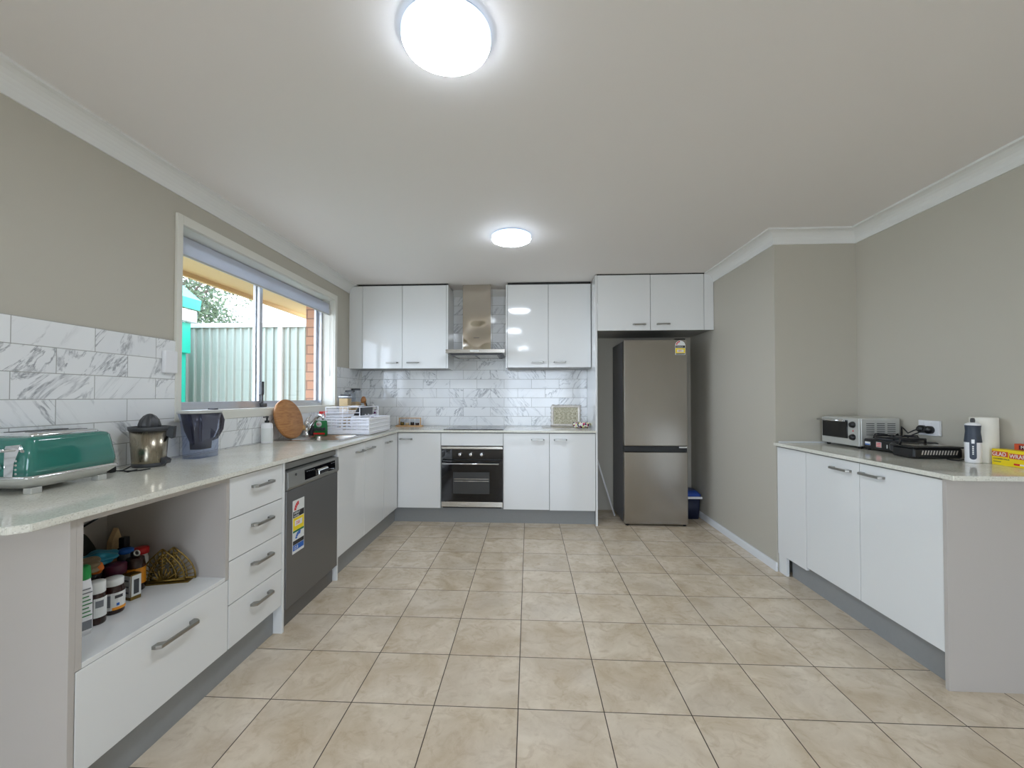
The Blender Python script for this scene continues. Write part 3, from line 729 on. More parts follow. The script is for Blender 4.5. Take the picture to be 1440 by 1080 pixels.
# ------------------------------------------------------------------ blind
t = thing('roller_blind', 'pale grey roller blind rolled up at the top of the kitchen window', 'blind', (-1.545, (OY0+OY1)/2, 2.0))
MB().lathe([(.017, OY0+.02), (.017, OY1-.02)], (-1.560, 0, 2.088), 24, 'y').build('roll', 'blind', t)
MB().box(-1.5415, -1.5400, OY0+.012, OY1-.012, 2.010, 2.110).build('fabric', 'blind', t)
MB().box(-1.546, -1.536, OY0+.012, OY1-.012, 2.003, 2.015, .003).build('bottom_rail', 'silverp', t)
for yy in (OY0+.010, OY1-.014): MB().box(-1.60, -1.535, yy, yy+.004, 2.065, 2.140).build('bracket', 'silverp', t)
m = MB()
m.tube([(-1.53, OY1-.02, 2.10), (-1.53, OY1-.02, 1.5), (-1.53, OY1-.012, 1.42), (-1.53, OY1-.008, 1.5), (-1.53, OY1-.008, 2.10)], .0012, 6)
m.build('cord', 'silverp', t)
tag(MB().box(XW+.009, XW+.030, -1.622, -1.542, 1.342, 1.458, .006).build('wall_switch', 'white'), 'blank white wall plate on the tiles left of the window', 'wall plate')
# power outlet
t = thing('power_outlet', 'white double power outlet on the right wall', 'power outlet', (XI, -1.12, 1.0))
MB().box(XI-.009, XI, -1.188, -1.052, 1.000, 1.086, .003).build('face_plate', 'white', t)
MB().box(XI-.012, XI-.008, -1.186, -1.158, 1.002, 1.084, .002).build('side_cover', 'white', t)
for yy in (-1.085, -1.132): MB().box(XI-.013, XI-.008, yy-.006, yy+.006, 1.064, 1.076, .002).build('rocker_switch', 'white', t)

# ------------------------------------------------------------------ left bench objects
# toaster (local frame: long side faces +x, control end faces -y)
toaster = t = thing('toaster', 'glossy teal green long toaster with chrome base on the near left bench', 'toaster', (-1.362, -2.232, .9), R_(3.2)); t.scale = (1, 1.08, 1)
def rr(m, hx, hy, z, rad, dy=0.): return m.rbox(0, dy, hx, hy, z, rad, 6)
m = MB(); m.loft([rr(m, .088, .125, .018, .03), rr(m, .112, .148, .042, .026), rr(m, .116, .152, .052, .026), rr(m, .115, .151, .060, .026)]); m.build('base', 'silverp', t, 'silver grey base', local=True)
m = MB(); m.loft([rr(m, .1175, .1535, .0515, .026), rr(m, .1185, .1545, .0545, .026), rr(m, .1175, .1535, .058, .026)]); m.build('chrome_band', 'chrome', t, local=True)
m = MB(); m.loft([rr(m, .110, .147, .058, .022), rr(m, .112, .149, .085, .022), rr(m, .108, .143, .125, .022), rr(m, .1015, .136, .174, .022), rr(m, .097, .130, .183, .022), rr(m, .087, .116, .188, .020)]); m.build('shell', 'teal', t, local=True)
m = MB(); m.loft([rr(m, .084, .112, .185, .026), rr(m, .082, .110, .194, .024), rr(m, .074, .102, .199, .02)]); top = m.build('top_plate', 'chrome', t, local=True)
for sx in (-.036, .036):
    MB().box(sx-.017, sx+.017, -.085, .085, .1985, .2002).build('slot', 'black', top, local=True)
for sx in (-.058, .046):
    MB().box(sx-.003, sx+.003, -.1505, -.1475, .066, .148).build('lever_slot', 'black', t, local=True)
    m = MB(); m.loft([[(sx-.012, -.1492, .061), (sx+.016, -.1492, .061), (sx+.016, -.1520, .061), (sx-.012, -.1520, .061)],
                      [(sx-.012, -.1470, .105), (sx+.020, -.1470, .105), (sx+.020, -.1520, .105), (sx-.012, -.1520, .105)],
                      [(sx-.012, -.140, .150), (sx+.036, -.140, .150), (sx+.036, -.1510, .150), (sx-.012, -.1510, .150)],
                      [(sx-.012, -.135, .160), (sx+.030, -.135, .164), (sx+.030, -.144, .164), (sx-.012, -.1480, .160)]], cap=True)
    for f in m.bm.faces: f.smooth = False
    m.build('lever_plate', 'chrome', t, local=True)
    MB().box(sx-.022, sx+.004, -.170, -.150, .142, .152, .003).build('lever', 'chrome', t, local=True)
    kx = sx-.032
    MB().lathe([(.013, -.149), (.013, -.160), (.010, -.163)], (kx, 0, .090), 20, 'y').build('knob', 'chrome', t, local=True)
for k in range(4):
    for sx in (.070,): MB().lathe([(.0035, -.1492), (.0035, -.1505)], (sx, 0, .070+k*.014), 12, 'y').build('button', 'silverp', t, local=True)
badge = MB().box(.058, .086, -.1425, -.1400, .138, .147, .0012).build('badge', 'chrome', t, local=True)
for (x, y) in ((.085, -.115), (.085, .10), (-.085, -.115), (-.085, .10)): MB().box(x-.014, x+.014, y-.016, y+.016, 0, .02, .002).build('foot', 'silverp', t, local=True)
# toaster power cord
(MB().tube([(-1.385, -2.062, .99), (-1.38, -2.02, .99), (-1.375, -1.985, .982), (-1.372, -1.968, .955), (-1.372, -1.975, .92), (-1.375, -1.99, .905), (-1.385, -2.01, .9035)], .0032, 8).build('power_cord', 'silverp', toaster, 'grey cord'))
# juicer
t = thing('citrus_juicer', 'brushed steel citrus juicer with dark cone and tray', 'juicer', (-1.378, -1.80, .9))
c0 = (-1.378, -1.80, .9)
MB().lathe([(.060, .0), (.064, .006), (.063, .018)], c0, 40).build('base', 'darkgrey', t)
MB().lathe([(.0620, .012), (.064, .03), (.072, .163)], c0, 48).build('body', 'juicer', t)
m = MB(); m.prism([(-.004, .012), (.026, .012), (.030, .03), (.012, .040), (-.004, .052)], 'y', -.02, .02, .003); m.xform(Matrix.Translation((c0[0], c0[1], c0[2])) @ Matrix.Rotation(R_(12), 4, 'Z') @ Matrix.Translation((.054, 0, 0)))
m.build('foot', 'darkgrey', t)
MB().lathe([(.072, .163), (.077, .169), (.079, .184), (.076, .184), (.072, .174), (.030, .170)], c0, 48).build('tray', 'darkgrey', t)
m = MB(); rings = []
for h, r in ((.170, .040), (.192, .040), (.214, .034), (.232, .022), (.241, .009), (.243, .001)):
    ring = []
    for k in range(48):
        a = 2*PI*k/48; rr_ = r*(1+.07*math.cos(8*a)) if r > .005 else r
        ring.append((c0[0]+rr_*math.cos(a), c0[1]+rr_*math.sin(a), c0[2]+h))
    rings.append(ring)
m.loft(rings); m.build('reamer', 'darkgrey', t)
m = MB(); m.prism([(0, .140), (.022, .125), (.030, .130), (.034, .184), (.0, .184)], 'y', -.016, .016, .002); m.xform(Matrix.Translation(c0) @ Matrix.Rotation(R_(24), 4, 'Z') @ Matrix.Translation((.066, 0, 0)))
m.build('spout', 'black', t)
(MB().tube([(-1.385, -1.885, .912), (-1.375, -1.93, .9035), (-1.34, -1.955, .9035), (-1.30, -1.925, .9035), (-1.295, -1.885, .9035), (-1.31, -1.875, .9038)], .0028, 8).box(-1.405, -1.375, -1.985, -1.958, .9004, .925, .004).tube([(-1.39, -1.955, .905), (-1.36, -1.94, .9032), (-1.32, -1.965, .9032), (-1.30, -1.94, .909)], .0028, 8).build('power_cord', 'black', t))
# water filter jug
t = thing('water_filter_jug', 'clear water filter jug with smoky purple insert and handle', 'jug', (-1.365, -1.505, .9))
def ring2(m, cx, cy, hx, hy, z, rad=.03): return m.rbox(cx, cy, hx, hy, z, min(rad, hx*.9, hy*.9), 6)
J = (-1.365, -1.505)
m = MB(); m.loft([ring2(m, J[0], J[1], .046, .080, .9015, .02), ring2(m, J[0], J[1], .050, .084, .99, .03), ring2(m, J[0], J[1]-.004, .056, .096, 1.10, .04), ring2(m, J[0], J[1]-.006, .058, .112, 1.137, .045)], cap=False)
m.bm.faces.new([v for v in m.bm.verts][:28][::-1])
m.build('body', 'clear', t, 'clear plastic outer jug')
m = MB(); m.loft([ring2(m, J[0], J[1], .030, .050, .945, .02), ring2(m, J[0], J[1], .033, .054, .985, .025), ring2(m, J[0], J[1], .048, .078, 1.045, .035), ring2(m, J[0], J[1]-.004, .053, .098, 1.135, .04)]); m.build('funnel', 'funnel', t, 'smoky purple filter funnel')
m = MB(); m.loft([ring2(m, J[0], J[1]-.006, .060, .114, 1.134, .045), ring2(m, J[0], J[1]-.006, .061, .116, 1.142, .045), ring2(m, J[0], J[1]-.006, .052, .106, 1.150, .04)]); m.build('lid', 'silverp', t, 'pale lid')
MB().box(J[0]-.02, J[0]+.02, J[1]+.07, J[1]+.10, 1.149, 1.158, .003).build('lid_catch', 'funnel', t)
MB().tube([(J[0], J[1]+.095, 1.13), (J[0], J[1]+.135, 1.125), (J[0], J[1]+.155, 1.09), (J[0], J[1]+.148, 1.04), (J[0], J[1]+.115, .995), (J[0], J[1]+.082, .985)], [.012, .014, .014, .012, .009, .006], 12).build('handle', 'funnel', t)
# soap
t = thing('soap_dispenser', 'white soap bottle with black pump beside the wooden board', 'soap bottle', (-1.432, -.825, .9))
MB().lathe([(.034, .0005), (.036, .004), (.036, .128), (.030, .138), (.013, .142)], (-1.432, -.825, .9), 32).build('bottle', 'white', t)
p = MB().lathe([(.015, .142), (.015, .156), (.006, .158), (.006, .176), (.011, .177), (.011, .186), (.004, .188)], (-1.432, -.825, .9), 20).box(-1.436, -1.428, -.865, -.825, 1.077, 1.085, .002).build('pump', 'black', t)
lb = MB().lathe([(.0364, .015), (.0364, .105)], (-1.432, -.825, .9), 32, cap=False).build('label', 'label', t)
# round wooden board leaning on the sill
t = thing('chopping_board', 'round wooden chopping board leaning against the window sill', 'chopping board', (-1.395, -.50, zt))
m = MB().lathe([(.144, 0), (.150, .004), (.150, .022), (.144, .026)], (0, 0, 0), 64)
n = Vector((.96, -.10, .26)).normalized(); 
q = n.to_track_quat('Z', 'Y').to_matrix().to_4x4()
ctr = Vector((-1.433, -.575, zt+.150*math.sqrt(1-n.z**2)+.0012))
m.xform(Matrix.Translation(ctr) @ q)
m.build('disc', 'wood', t)
# extend handle stub
zdir = (q.to_3x3() @ Vector((1, 0, 0)))
e1 = (Vector((0, .93, -.55))-n*Vector((0, .93, -.55)).dot(n)).normalized(); e2 = n.cross(e1)
m = MB(); c_ = ctr+e1*.158+n*.013
m.loft([[tuple(c_-e1*.030+e2*s1*.022+n*s2*.011) for s1, s2 in ((-1, -1), (1, -1), (1, 1), (-1, 1))], [tuple(c_+e1*.022+e2*s1*.016+n*s2*.010) for s1, s2 in ((-1, -1), (1, -1), (1, 1), (-1, 1))]])
m.build('grip', 'bamboo', t)
# scrubber holder
t = thing('dish_brush_caddy', 'small dark sponge caddy standing behind the tap', 'caddy', (-1.445, -.215, zt))
MB().box(-1.475, -1.418, -.245, -.185, zt, zt+.075, .006).build('cup', 'darkgrey', t)
MB().box(-1.47, -1.428, -.24, -.195, zt+.06, zt+.10, .006).build('sponge', 'paper', t)
# green pouch
t = thing('scourer_pack', 'green pack with a round red and white badge beside the tap', 'pack', (-1.345, -.235, zt))
m = MB(); m.loft([ring2(m, -1.345, -.235, .052, .022, zt+.0003, .015), ring2(m, -1.345, -.235, .054, .020, zt+.07, .015), ring2(m, -1.345, -.235, .050, .012, zt+.118, .010)])
m.build('pouch', 'green', t)
b = MB().lathe([(.024, -.258), (.024, -.2595)], (-1.350, 0, zt+.092), 28, 'y').build('round_badge', 'label', t)
wtxt('lettering', 'AJAX', .018, 'red', b, -1.369, -.2600, zt+.086, FACE_MY)
MB().box(-1.395, -1.300, -.2585, -.2565, zt+.006, zt+.020).build('red_band', 'red', t)
m = MB()
for k in range(6): m.lathe([(.014, -.2572), (.012, -.2592)], (-1.385+k*.016, 0, zt+.045+.008*(k % 2)), 10, 'y')
m.build('printed_pattern', 'darkgrey', t)
# spray bottle
t = thing('spray_bottle', 'white spray bottle with red trigger head behind the green pack', 'spray bottle', (-1.40, -.12, zt))
MB().lathe([(.030, .0003), (.032, .01), (.031, .11), (.014, .155), (.013, .17)], (-1.40, -.12, zt), 28).build('bottle', 'white', t)
MB().box(-1.415, -1.385, -.132, -.108, zt+.170, zt+.192, .005).box(-1.39, -1.345, -.126, -.114, zt+.182, zt+.191, .002).tube([(-1.375, -.12, zt+.18), (-1.362, -.12, zt+.155), (-1.365, -.12, zt+.14)], .004, 8).build('trigger_head', 'red', t)

# ------------------------------------------------------------------ dish rack
t = thing('dish_rack', 'white two tier dish rack with slatted tray on the sink drainer', 'dish rack', (-1.15, .075, zt))
DX0, DX1, DY0_, DY1_ = -1.335, -.950, -.200, .335; z0 = zt+.0032
m = MB()
# slatted tray walls
m.box(DX0, DX1, DY0_, DY1_, z0, z0+.006, .002)
for k, zz in enumerate((.010, .044, .072, .098, .122)):
    h = .026 if k == 0 else .014
    m.box(DX0, DX1, DY0_, DY0_+.005, z0+zz, z0+zz+h, .002).box(DX0, DX1, DY1_-.005, DY1_, z0+zz, z0+zz+h, .002)
    m.box(DX0, DX0+.005, DY0_, DY1_, z0+zz, z0+zz+h, .002)
m.build('slatted_tray', 'whitewire', t)
m = MB()
for k in range(9):
    x = DX0+.02+k*(DX1-DX0-.04)/8; m.box(x-.004, x+.004, DY0_+.0005, DY0_+.0045, z0, z0+.13, .001).box(x-.004, x+.004, DY1_-.0045, DY1_-.0005, z0, z0+.13, .001)
m.build('uprights', 'whitewire', t)
m = MB()
ex = DX1-.003
m.box(ex-.004, ex+.002, DY0_, DY1_, z0, z0+.138, .004)
for k in range(4): m.box(ex+.001, ex+.010, DY0_+.015, DY1_-.015, z0+.014+k*.034, z0+.022+k*.034, .003)
m.build('end_basket', 'white', t)
# upper wire tier
m = MB(); ux0, ux1 = DX0+.01, -1.035; zu = z0+.225
def wire(a, b, r=.0035): m.tube([a, b], r, 6)
for x in (ux0, (ux0+ux1)/2, ux1):
    for y in (DY0_+.01, DY1_-.09): wire((x, y, z0), (x, y, zu))
for z in (zu, z0+.15, z0+.19-.01):
    for y in (DY0_+.01, DY1_-.09): wire((ux0, y, z), (ux1, y, z))
for z in (zu, z0+.15):
    for x in (ux0, ux1): wire((x, DY0_+.01, z), (x, DY1_-.09, z))
for k in range(1, 12): x = ux0+(ux1-ux0)*k/12; wire((x, DY0_+.01, z0+.15), (x, DY1_-.09, z0+.15), .0018)
m.build('wire_tier', 'whitewire', t)
m = MB()
for k in range(20):
    x0_ = ux0+(ux1-ux0)*.60*k/20
    m.tube([(x0_, DY0_+.008, z0+.155), (x0_+.035, DY0_+.008, z0+.215)], .0013, 4).tube([(x0_+.035, DY0_+.008, z0+.155), (x0_, DY0_+.008, z0+.215)], .0013, 4)
m.build('mesh_panel', 'whitewire', t)
# plates and bowl in rack
for k, (y, r, mm) in enumerate(((-.02, .085, 'white'), (.05, .085, 'white'))):
    pl = MB().lathe([(.045, 0), (.05, .002), (r, .010), (r, .013), (.05, .005)], (0, 0, 0), 36)
    pl.xform(Matrix.Translation((-1.10, y, z0+.007+.0855)) @ Matrix.Rotation(R_(84), 4, 'X'))
    tag(pl.build('plate', mm), ('white plate standing in the dish rack, front one' if k == 0 else 'white plate standing in the dish rack, rear one'), 'plate', 'plates in the dish rack')
tag(MB().prism([(-1.13, zt+.155), (-1.055, zt+.155), (-1.05, zt+.235), (-1.085, zt+.235)], 'y', -.10, .16, .006).build('baking_tin', 'black'), 'dark tin leaning in the upper tier of the dish rack', 'tin')
# utensil pot behind the rack
UP = (-1.245, .60)
t = thing('utensil_pot', 'plum purple pot holding kitchen utensils in the corner', 'utensil pot', (*UP, .9))
m = MB().lathe([(.050, .0003), (.056, .01), (.062, .150), (.058, .150), (.052, .012)], (*UP, .9), 32); m.build('pot', 'lilac', t)
tag(MB().tube([(UP[0]-.01, UP[1], .93), (UP[0]-.040, UP[1]-.02, 1.12), (UP[0]-.050, UP[1]-.03, 1.17)], [.006, .007, .007], 8).lathe([(.001, -.002), (.024, -.012), (.028, .02), (.016, .05), (.001, .056)], (UP[0]-.055, UP[1]-.035, 1.17), 14).build('wooden_spoon', 'wood'), 'wooden spoon standing in the plum utensil pot', 'spoon')
tag(MB().tube([(UP[0]-.005, UP[1]+.02, .93), (UP[0]-.035, UP[1]+.02, 1.10), (UP[0]-.06, UP[1]+.02, 1.16)], [.006, .008, .012], 8).build('spatula', 'black'), 'black spatula standing in the plum utensil pot', 'spatula')
t = thing('scissors', 'scissors with cream handles standing in the plum utensil pot', 'scissors', (UP[0]+.02, UP[1]-.02, .95))
for sx, dz in ((-.016, 0), (.020, .012)):
    MB().tube([(UP[0]+.02+sx+.014*math.cos(2*PI*k/16), UP[1]-.02, 1.10+dz+.028*math.sin(2*PI*k/16)) for k in range(16)], .0045, 8, True).build('handle', 'paper', t)
MB().box(UP[0]+.010, UP[0]+.030, UP[1]-.022, UP[1]-.018, .95, 1.078).build('blade', 'steel', t)
tag(MB().tube([(UP[0]+.03, UP[1]+.01, .93), (UP[0]+.048, UP[1]+.01, 1.09)], [.006, .011], 8).build('peeler', 'lilac'), 'purple handled peeler standing in the utensil pot', 'peeler')
# storage containers in the corner
cont = []
for (x, y, s_, h, fill, lab) in ((-1.385, .330, .047, .345, .305, 'clear storage canister of oats, front one in the corner'), (-1.395, .455, .045, .385, .20, 'clear storage canister with black lid, middle one in the corner'), (-1.385, .575, .045, .405, .27, 'clear storage canister with black lid, rearmost in the corner')):
    t = thing('storage_canister', lab, 'canister', (x, y, .9), group='storage canisters in the corner')
    m = MB(); m.loft([ring2(m, x, y, s_, s_, .9005, .012), ring2(m, x, y, s_, s_, .9+h-.03, .012)]); m.build('jar', 'jarclear', t)
    m = MB(); m.loft([ring2(m, x, y, s_-.003, s_-.003, .903, .010), ring2(m, x, y, s_-.003, s_-.003, .9+fill, .010)]); m.build('contents', 'oats', t)
    m = MB(); m.loft([ring2(m, x, y, s_+.002, s_+.002, .9+h-.03, .012), ring2(m, x, y, s_+.002, s_+.002, .9+h-.018, .012)]); l = m.build('lid', 'white' if h < .35 else 'jarclear', t)
    MB().box(x-s_, x+s_, y-.014, y+.014, .9+h-.018, .9+h, .004).build('lid_clip', 'black', l)

# ------------------------------------------------------------------ back bench objects
t = thing('spice_rack', 'small bamboo rack with clear jars left of the cooktop', 'spice rack', (-.92, .90, .9))
MB().box(-1.065, -.775, .865, .935, .9003, .912, .002).build('tray', 'bamboo', t); MB().box(-1.035, -.795, .885, .915, .985, .993, .002).build('bar', 'bamboo', t)
for x in (-1.032, -.80): MB().box(x-.004, x+.004, .895, .905, .912, .985).build('post', 'bamboo', t)
for k, mm in enumerate(('gold', 'oats', 'brownglass', 'brownglass')):
    x = -1.0+k*.055
    j = thing('spice_jar', ['clear spice jar with golden spice, leftmost in the bamboo rack', 'clear spice jar with pale spice, second from left in the bamboo rack', 'clear spice jar with dark spice, third from left in the bamboo rack', 'clear spice jar with dark spice, rightmost in the bamboo rack'][k], 'spice jar', (x, .90, .912), group='spice jars in the bamboo rack')
    MB().lathe([(.021, .0003), (.022, .003), (.022, .065), (.016, .072)], (x, .90, .912), 20).build('jar', 'jarclear', j)
    MB().lathe([(.020, .001), (.020, .034-.008*(k % 2))], (x, .90, .912), 20).build('spice', mm, j)
t = thing('ornate_tray', 'ornate antique silver tray standing on the back bench against the tiles', 'tray', (.775, .955, .9))
m = MB(); N = 96; outer = []; inner = []
def wav(k, hx, hz, amp):
    a = 2*PI*k/N; c, s_ = math.cos(a), math.sin(a); q_ = max(abs(c)/hx, abs(s_)/hz)
    r = 1/q_*(1+amp*math.sin(a*24)); return r*c, r*s_
tilt = R_(8)
def TT(x, z, d): return (.775+x, .955-d-.0+(z+.115)*math.sin(tilt)*.25, .902+(z+.115))
rings = [[TT(*wav(k, .158, .114, .0), -.004) for k in range(N)], [TT(*wav(k, .160, .116, .055), .006) for k in range(N)], [TT(*wav(k, .140, .098, .0), .014) for k in range(N)], [TT(*wav(k, .130, .088, .0), .006) for k in range(N)]]
m.loft(rings, cap=False); m.bm.faces.new([v for v in m.bm.verts][:N]); m.build('frame', 'silverantique', t)
m = MB(); m.bm.faces.new([m.bm.verts.new(TT(*wav(k, .131, .089, .0), .0065)) for k in range(N)])
bmesh.ops.recalc_face_normals(m.bm, faces=m.bm.faces); r = bmesh.ops.extrude_face_region(m.bm, geom=list(m.bm.faces)); bmesh.ops.translate(m.bm, vec=(0, .004, 0), verts=[e for e in r['geom'] if isinstance(e, bmesh.types.BMVert)])
m.build('panel', 'ornate', t)
tag(MB().box(.515, .985, .64, .92, .9004, .9055, .002).build('glass_mat', 'steel'), 'grey glass mat under the ornate tray', 'mat')
t = thing('woven_basket', 'small colourful woven basket right of the ornate tray', 'basket', (.915, .735, .9055))
m = MB()
for k, (z, r) in enumerate(((.0125, .070), (.023, .079), (.034, .082), (.043, .078))):
    m.tube([(.915+(r+.003*math.sin(a*6+k))*math.cos(a), .735+(r+.003*math.sin(a*6+k))*math.sin(a), .9055+z+.003*math.sin(a*5+k*2)) for a in [2*PI*i/40 for i in range(40)]], .009, 8, True)
m.build('rope_coils', 'crochet', t)
m = MB().lathe([(.070, .004), (.070, .034), (.03, .046), (.001, .048)], (.915, .735, .9055), 28); m.build('filling', 'crochet', t)

# ------------------------------------------------------------------ right bench objects
t = thing('toaster_oven', 'silver countertop toaster oven in the corner of the right bench', 'toaster oven', (2.52, -.775, .9))
X0, X1, Y0, Y1_, Z0, Z1 = 2.405, 2.650, -.942, -.612, .916, 1.090
MB().box(X0+.012, X1, Y0, Y1_, Z0, Z1, .006).build('shell', 'silverp', t)
m = MB()
for g_ in range(3):
    for k in range(7): m.box(2.45+g_*.062, 2.497+g_*.062, Y0-.0012, Y0+.001, .985+k*.0115, .989+k*.0115)
m.build('side_vents', 'darkgrey', t)
MB().box(X0, X0+.013, Y0-.002, Y1_+.002, Z0-.002, Z1-.004, .003).build('front_frame', 'silverp', t)
d = MB().box(X0-.006, X0+.001, Y0+.090, Y1_-.012, Z0+.040, Z1-.018, .002).build('oven_door', 'blackgloss', t, 'dark glass door')
MB().tube([(X0-.028, Y0+.092, Z1-.022), (X0-.028, Y1_+.004, Z1-.022)], .006, 12).box(X0-.028, X0-.005, Y0+.10, Y0+.112, Z1-.028, Z1-.017).box(X0-.028, X0-.005, Y1_-.03, Y1_-.018, Z1-.028, Z1-.017).build('handle', 'chrome', d)
for z in (Z0+.130, Z0+.052): MB().lathe([(.020, 0), (.020, -.005), (.015, -.018), (.013, -.020)], (X0, Y0+.045, z), 24, 'x').build('knob', 'black', t)
MB().lathe([(.004, 0), (.004, -.003)], (X0, Y0+.045, Z0+.091), 12, 'x').build('indicator_light', 'red', t)
for (x, y) in ((2.43, -.64), (2.43, -.92), (2.62, -.64), (2.62, -.92), ): MB().lathe([(.011, .0003), (.013, .018)], (x, y, .9), 14).build('foot', 'black', t)
# portable stove
t = thing('portable_gas_stove', 'black portable gas stove with stickers beside the toaster oven', 'camping stove', (2.53, -1.075, .9))
X0, X1, Y0, Y1_ = 2.425, 2.635, -1.205, -.955
MB().box(X0, X1, Y0, Y1_, .910, .968, .006).build('body', 'black', t)
MB().lathe([(.095, .068), (.100, .074), (.088, .076), (.06, .070)], (2.53, -1.055, .9), 32).build('drip_tray', 'darkgrey', t)
MB().lathe([(.026, .070), (.028, .086), (.018, .092)], (2.53, -1.055, .9), 24).build('burner', 'darkgrey', t)
m = MB()
for k in range(4):
    a = PI/4+k*PI/2; m.tube([(2.53+.100*math.cos(a), -1.055+.100*math.sin(a), .972), (2.53+.092*math.cos(a), -1.055+.092*math.sin(a), .998), (2.53+.035*math.cos(a), -1.055+.035*math.sin(a), .996)], .004, 8)
m.tube([(2.53+.098*math.cos(2*PI*k/28), -1.055+.098*math.sin(2*PI*k/28), .985) for k in range(28)], .004, 8, True)
m.build('pan_support', 'black', t)
MB().lathe([(.024, 0), (.024, -.012), (.018, -.016)], (X0, -1.175, .94), 24, 'x').build('knob', 'darkgrey', t)
for (x, y) in ((2.44, -.975), (2.44, -1.185), (2.62, -.975), (2.62, -1.185)): MB().lathe([(.010, .0003), (.012, .011)], (x, y, .9), 12).build('foot', 'black', t)
s = MB().box(X0-.0012, X0-.0002, -1.005, -.965, .930, .950).build('sticker', 'label', t, 'blue and white sticker'); MB().box(X0-.0017, X0-.0012, -1.004, -.966, .931, .938).build('sticker_panel', 'blue', s)
s = MB().box(X0-.0012, X0-.0002, -1.085, -1.048, .925, .955).build('sticker', 'label', t, 'red and white sticker')
for k in range(3): MB().box(X0-.0017, X0-.0012, -1.083, -1.050, .928+k*.009, .933+k*.009).build('sticker_panel', 'red', s)
MB().box(X0-.0012, X0-.0002, -1.128, -1.122, .925, .945).build('sticker', 'label', t, 'tiny white marks')
# grill
grill = t = thing('table_grill', 'low black tabletop grill with slotted side between stove and blender', 'grill', (2.49, -1.30, .9))
X0, X1, Y0, Y1_ = 2.36, 2.600, -1.372, -1.235
MB().box(X0, X1, Y0, Y1_, .9035, .955, .010, 3).build('body', 'black', t)
MB().box(X0-.006, X1+.006, Y0-.006, Y1_+.006, .955, .963, .004).build('rim', 'black', t)
MB().box(X0+.03, X1-.03, Y0+.02, Y1_-.015, .963, .967, .002).build('plate', 'steel', t, 'pale steel plate')
m = MB()
for k in range(13):
    x = X0+.035+k*.014; m.prism([(x, .922), (x+.006, .922), (x+.012, .944), (x+.006, .944)], 'y', Y0-.0012, Y0-.0002)
m.build('side_slots', 'silverantique', t)
m = MB().tube([(X0+.02, Y1_-.03, .963), (X0+.02, Y1_-.03, .992), (X0+.15, Y1_-.03, .992), (X0+.15, Y1_-.03, .963)], .007, 8); m.build('handle', 'black', t)
# cables to outlet
t = thing('power_plug', 'black round plug in the outlet, left of the two', 'plug', (XI-.02, -1.088, 1.035), group='plugs in the right wall outlet')
MB().lathe([(.022, -.009), (.022, -.030), (.014, -.040)], (XI, -1.086, 1.035), 22, 'x').build('plug_body', 'black', t)
MB().tube([(XI-.035, -1.086, 1.035), (XI-.045, -1.065, 1.025), (XI-.04, -1.02, 1.005), (XI-.035, -.985, 1.03), (XI-.03, -.965, 1.04), (XI-.02, -.955, 1.0), (XI-.018, -.95, .97)], .0035, 8).build('cable', 'black', t)
t = thing('power_plug', 'black round plug in the outlet, right of the two', 'plug', (XI-.02, -1.132, 1.033), group='plugs in the right wall outlet')
MB().lathe([(.022, -.009), (.022, -.030), (.014, -.040)], (XI, -1.132, 1.033), 22, 'x').build('plug_body', 'black', t)
MB().tube([(XI-.035, -1.132, 1.033), (XI-.048, -1.11, 1.02), (XI-.045, -1.06, 1.0), (XI-.022, -1.0, .98), (XI-.020, -.98, .94)], .0035, 8).build('cable', 'black', t)
(MB().tube([(2.50, -1.395, .9040), (2.50, -1.42, .9035), (2.515, -1.435, .9035), (2.535, -1.43, .9035), (2.55, -1.405, .9035), (2.59, -1.395, .9035)], .003, 8).build('power_cord', 'black', grill))
# stick blender
BX, BY = 2.538, -1.484
t = thing('stick_blender', 'white and slate grey stick blender motor standing upright before the paper roll', 'blender', (BX, BY, .9))
MB().lathe([(.026, .0003), (.029, .004), (.030, .018), (.0285, .022), (.0305, .10), (.0290, .104)], (BX, BY, .9), 32).build('lower_body', 'white', t)
MB().lathe([(.0308, .100), (.0310, .104), (.0265, .150), (.0280, .176), (.0290, .182)], (BX, BY, .9), 32).build('grip', 'slate', t, 'slate grey rubber grip')
MB().lathe([(.0290, .182), (.026, .190), (.014, .196), (.001, .197)], (BX, BY, .9), 32).build('cap', 'white', t)
MB().lathe([(.008, .194), (.009, .206), (.007, .216), (.001, .218)], (BX, BY, .9), 16).build('cord_boot', 'darkgrey', t)
dirv = Vector((-.70, -.714, 0)).normalized(); sid = Vector((-dirv.y, dirv.x, 0))
m = MB(); pts2 = []
for k in range(13): a = PI+PI*k/12; pts2.append((.012*math.cos(a), .030+.012*math.sin(a)))
pts2 += [(.012, .104), (-.012, .104)]
A_ = []
m = MB(); m.prism([(p[0], p[1]) for p in pts2], 'y', 0, .004)
rot = Matrix((( sid.x, dirv.x, 0), (sid.y, dirv.y, 0), (0, 0, 1))).to_4x4()
m.xform(Matrix.Translation((BX+dirv.x*.0275, BY+dirv.y*.0275, .9)) @ rot); bmesh.ops.recalc_face_normals(m.bm, faces=m.bm.faces); m.build('front_inlay', 'slate', t)
m = MB().prism([(-.0055, .095), (.0055, .095), (.0055, .115), (-.0055, .115)], 'y', 0, .0035, .001)
m.xform(Matrix.Translation((BX+dirv.x*.0285, BY+dirv.y*.0285, .9)) @ rot); bmesh.ops.recalc_face_normals(m.bm, faces=m.bm.faces); m.build('button', 'white', t)
tr = Matrix(((sid.x, 0, dirv.x), (sid.y, 0, dirv.y), (0, 1, 0)))
for k in range(5):
    m = MB().box(-.0028, .0028, 0, .0008, .042+k*.009, .048+k*.009); m.xform(Matrix.Translation((BX+dirv.x*.0316, BY+dirv.y*.0316, .9)) @ rot); m.build('print_patch', 'label', t)
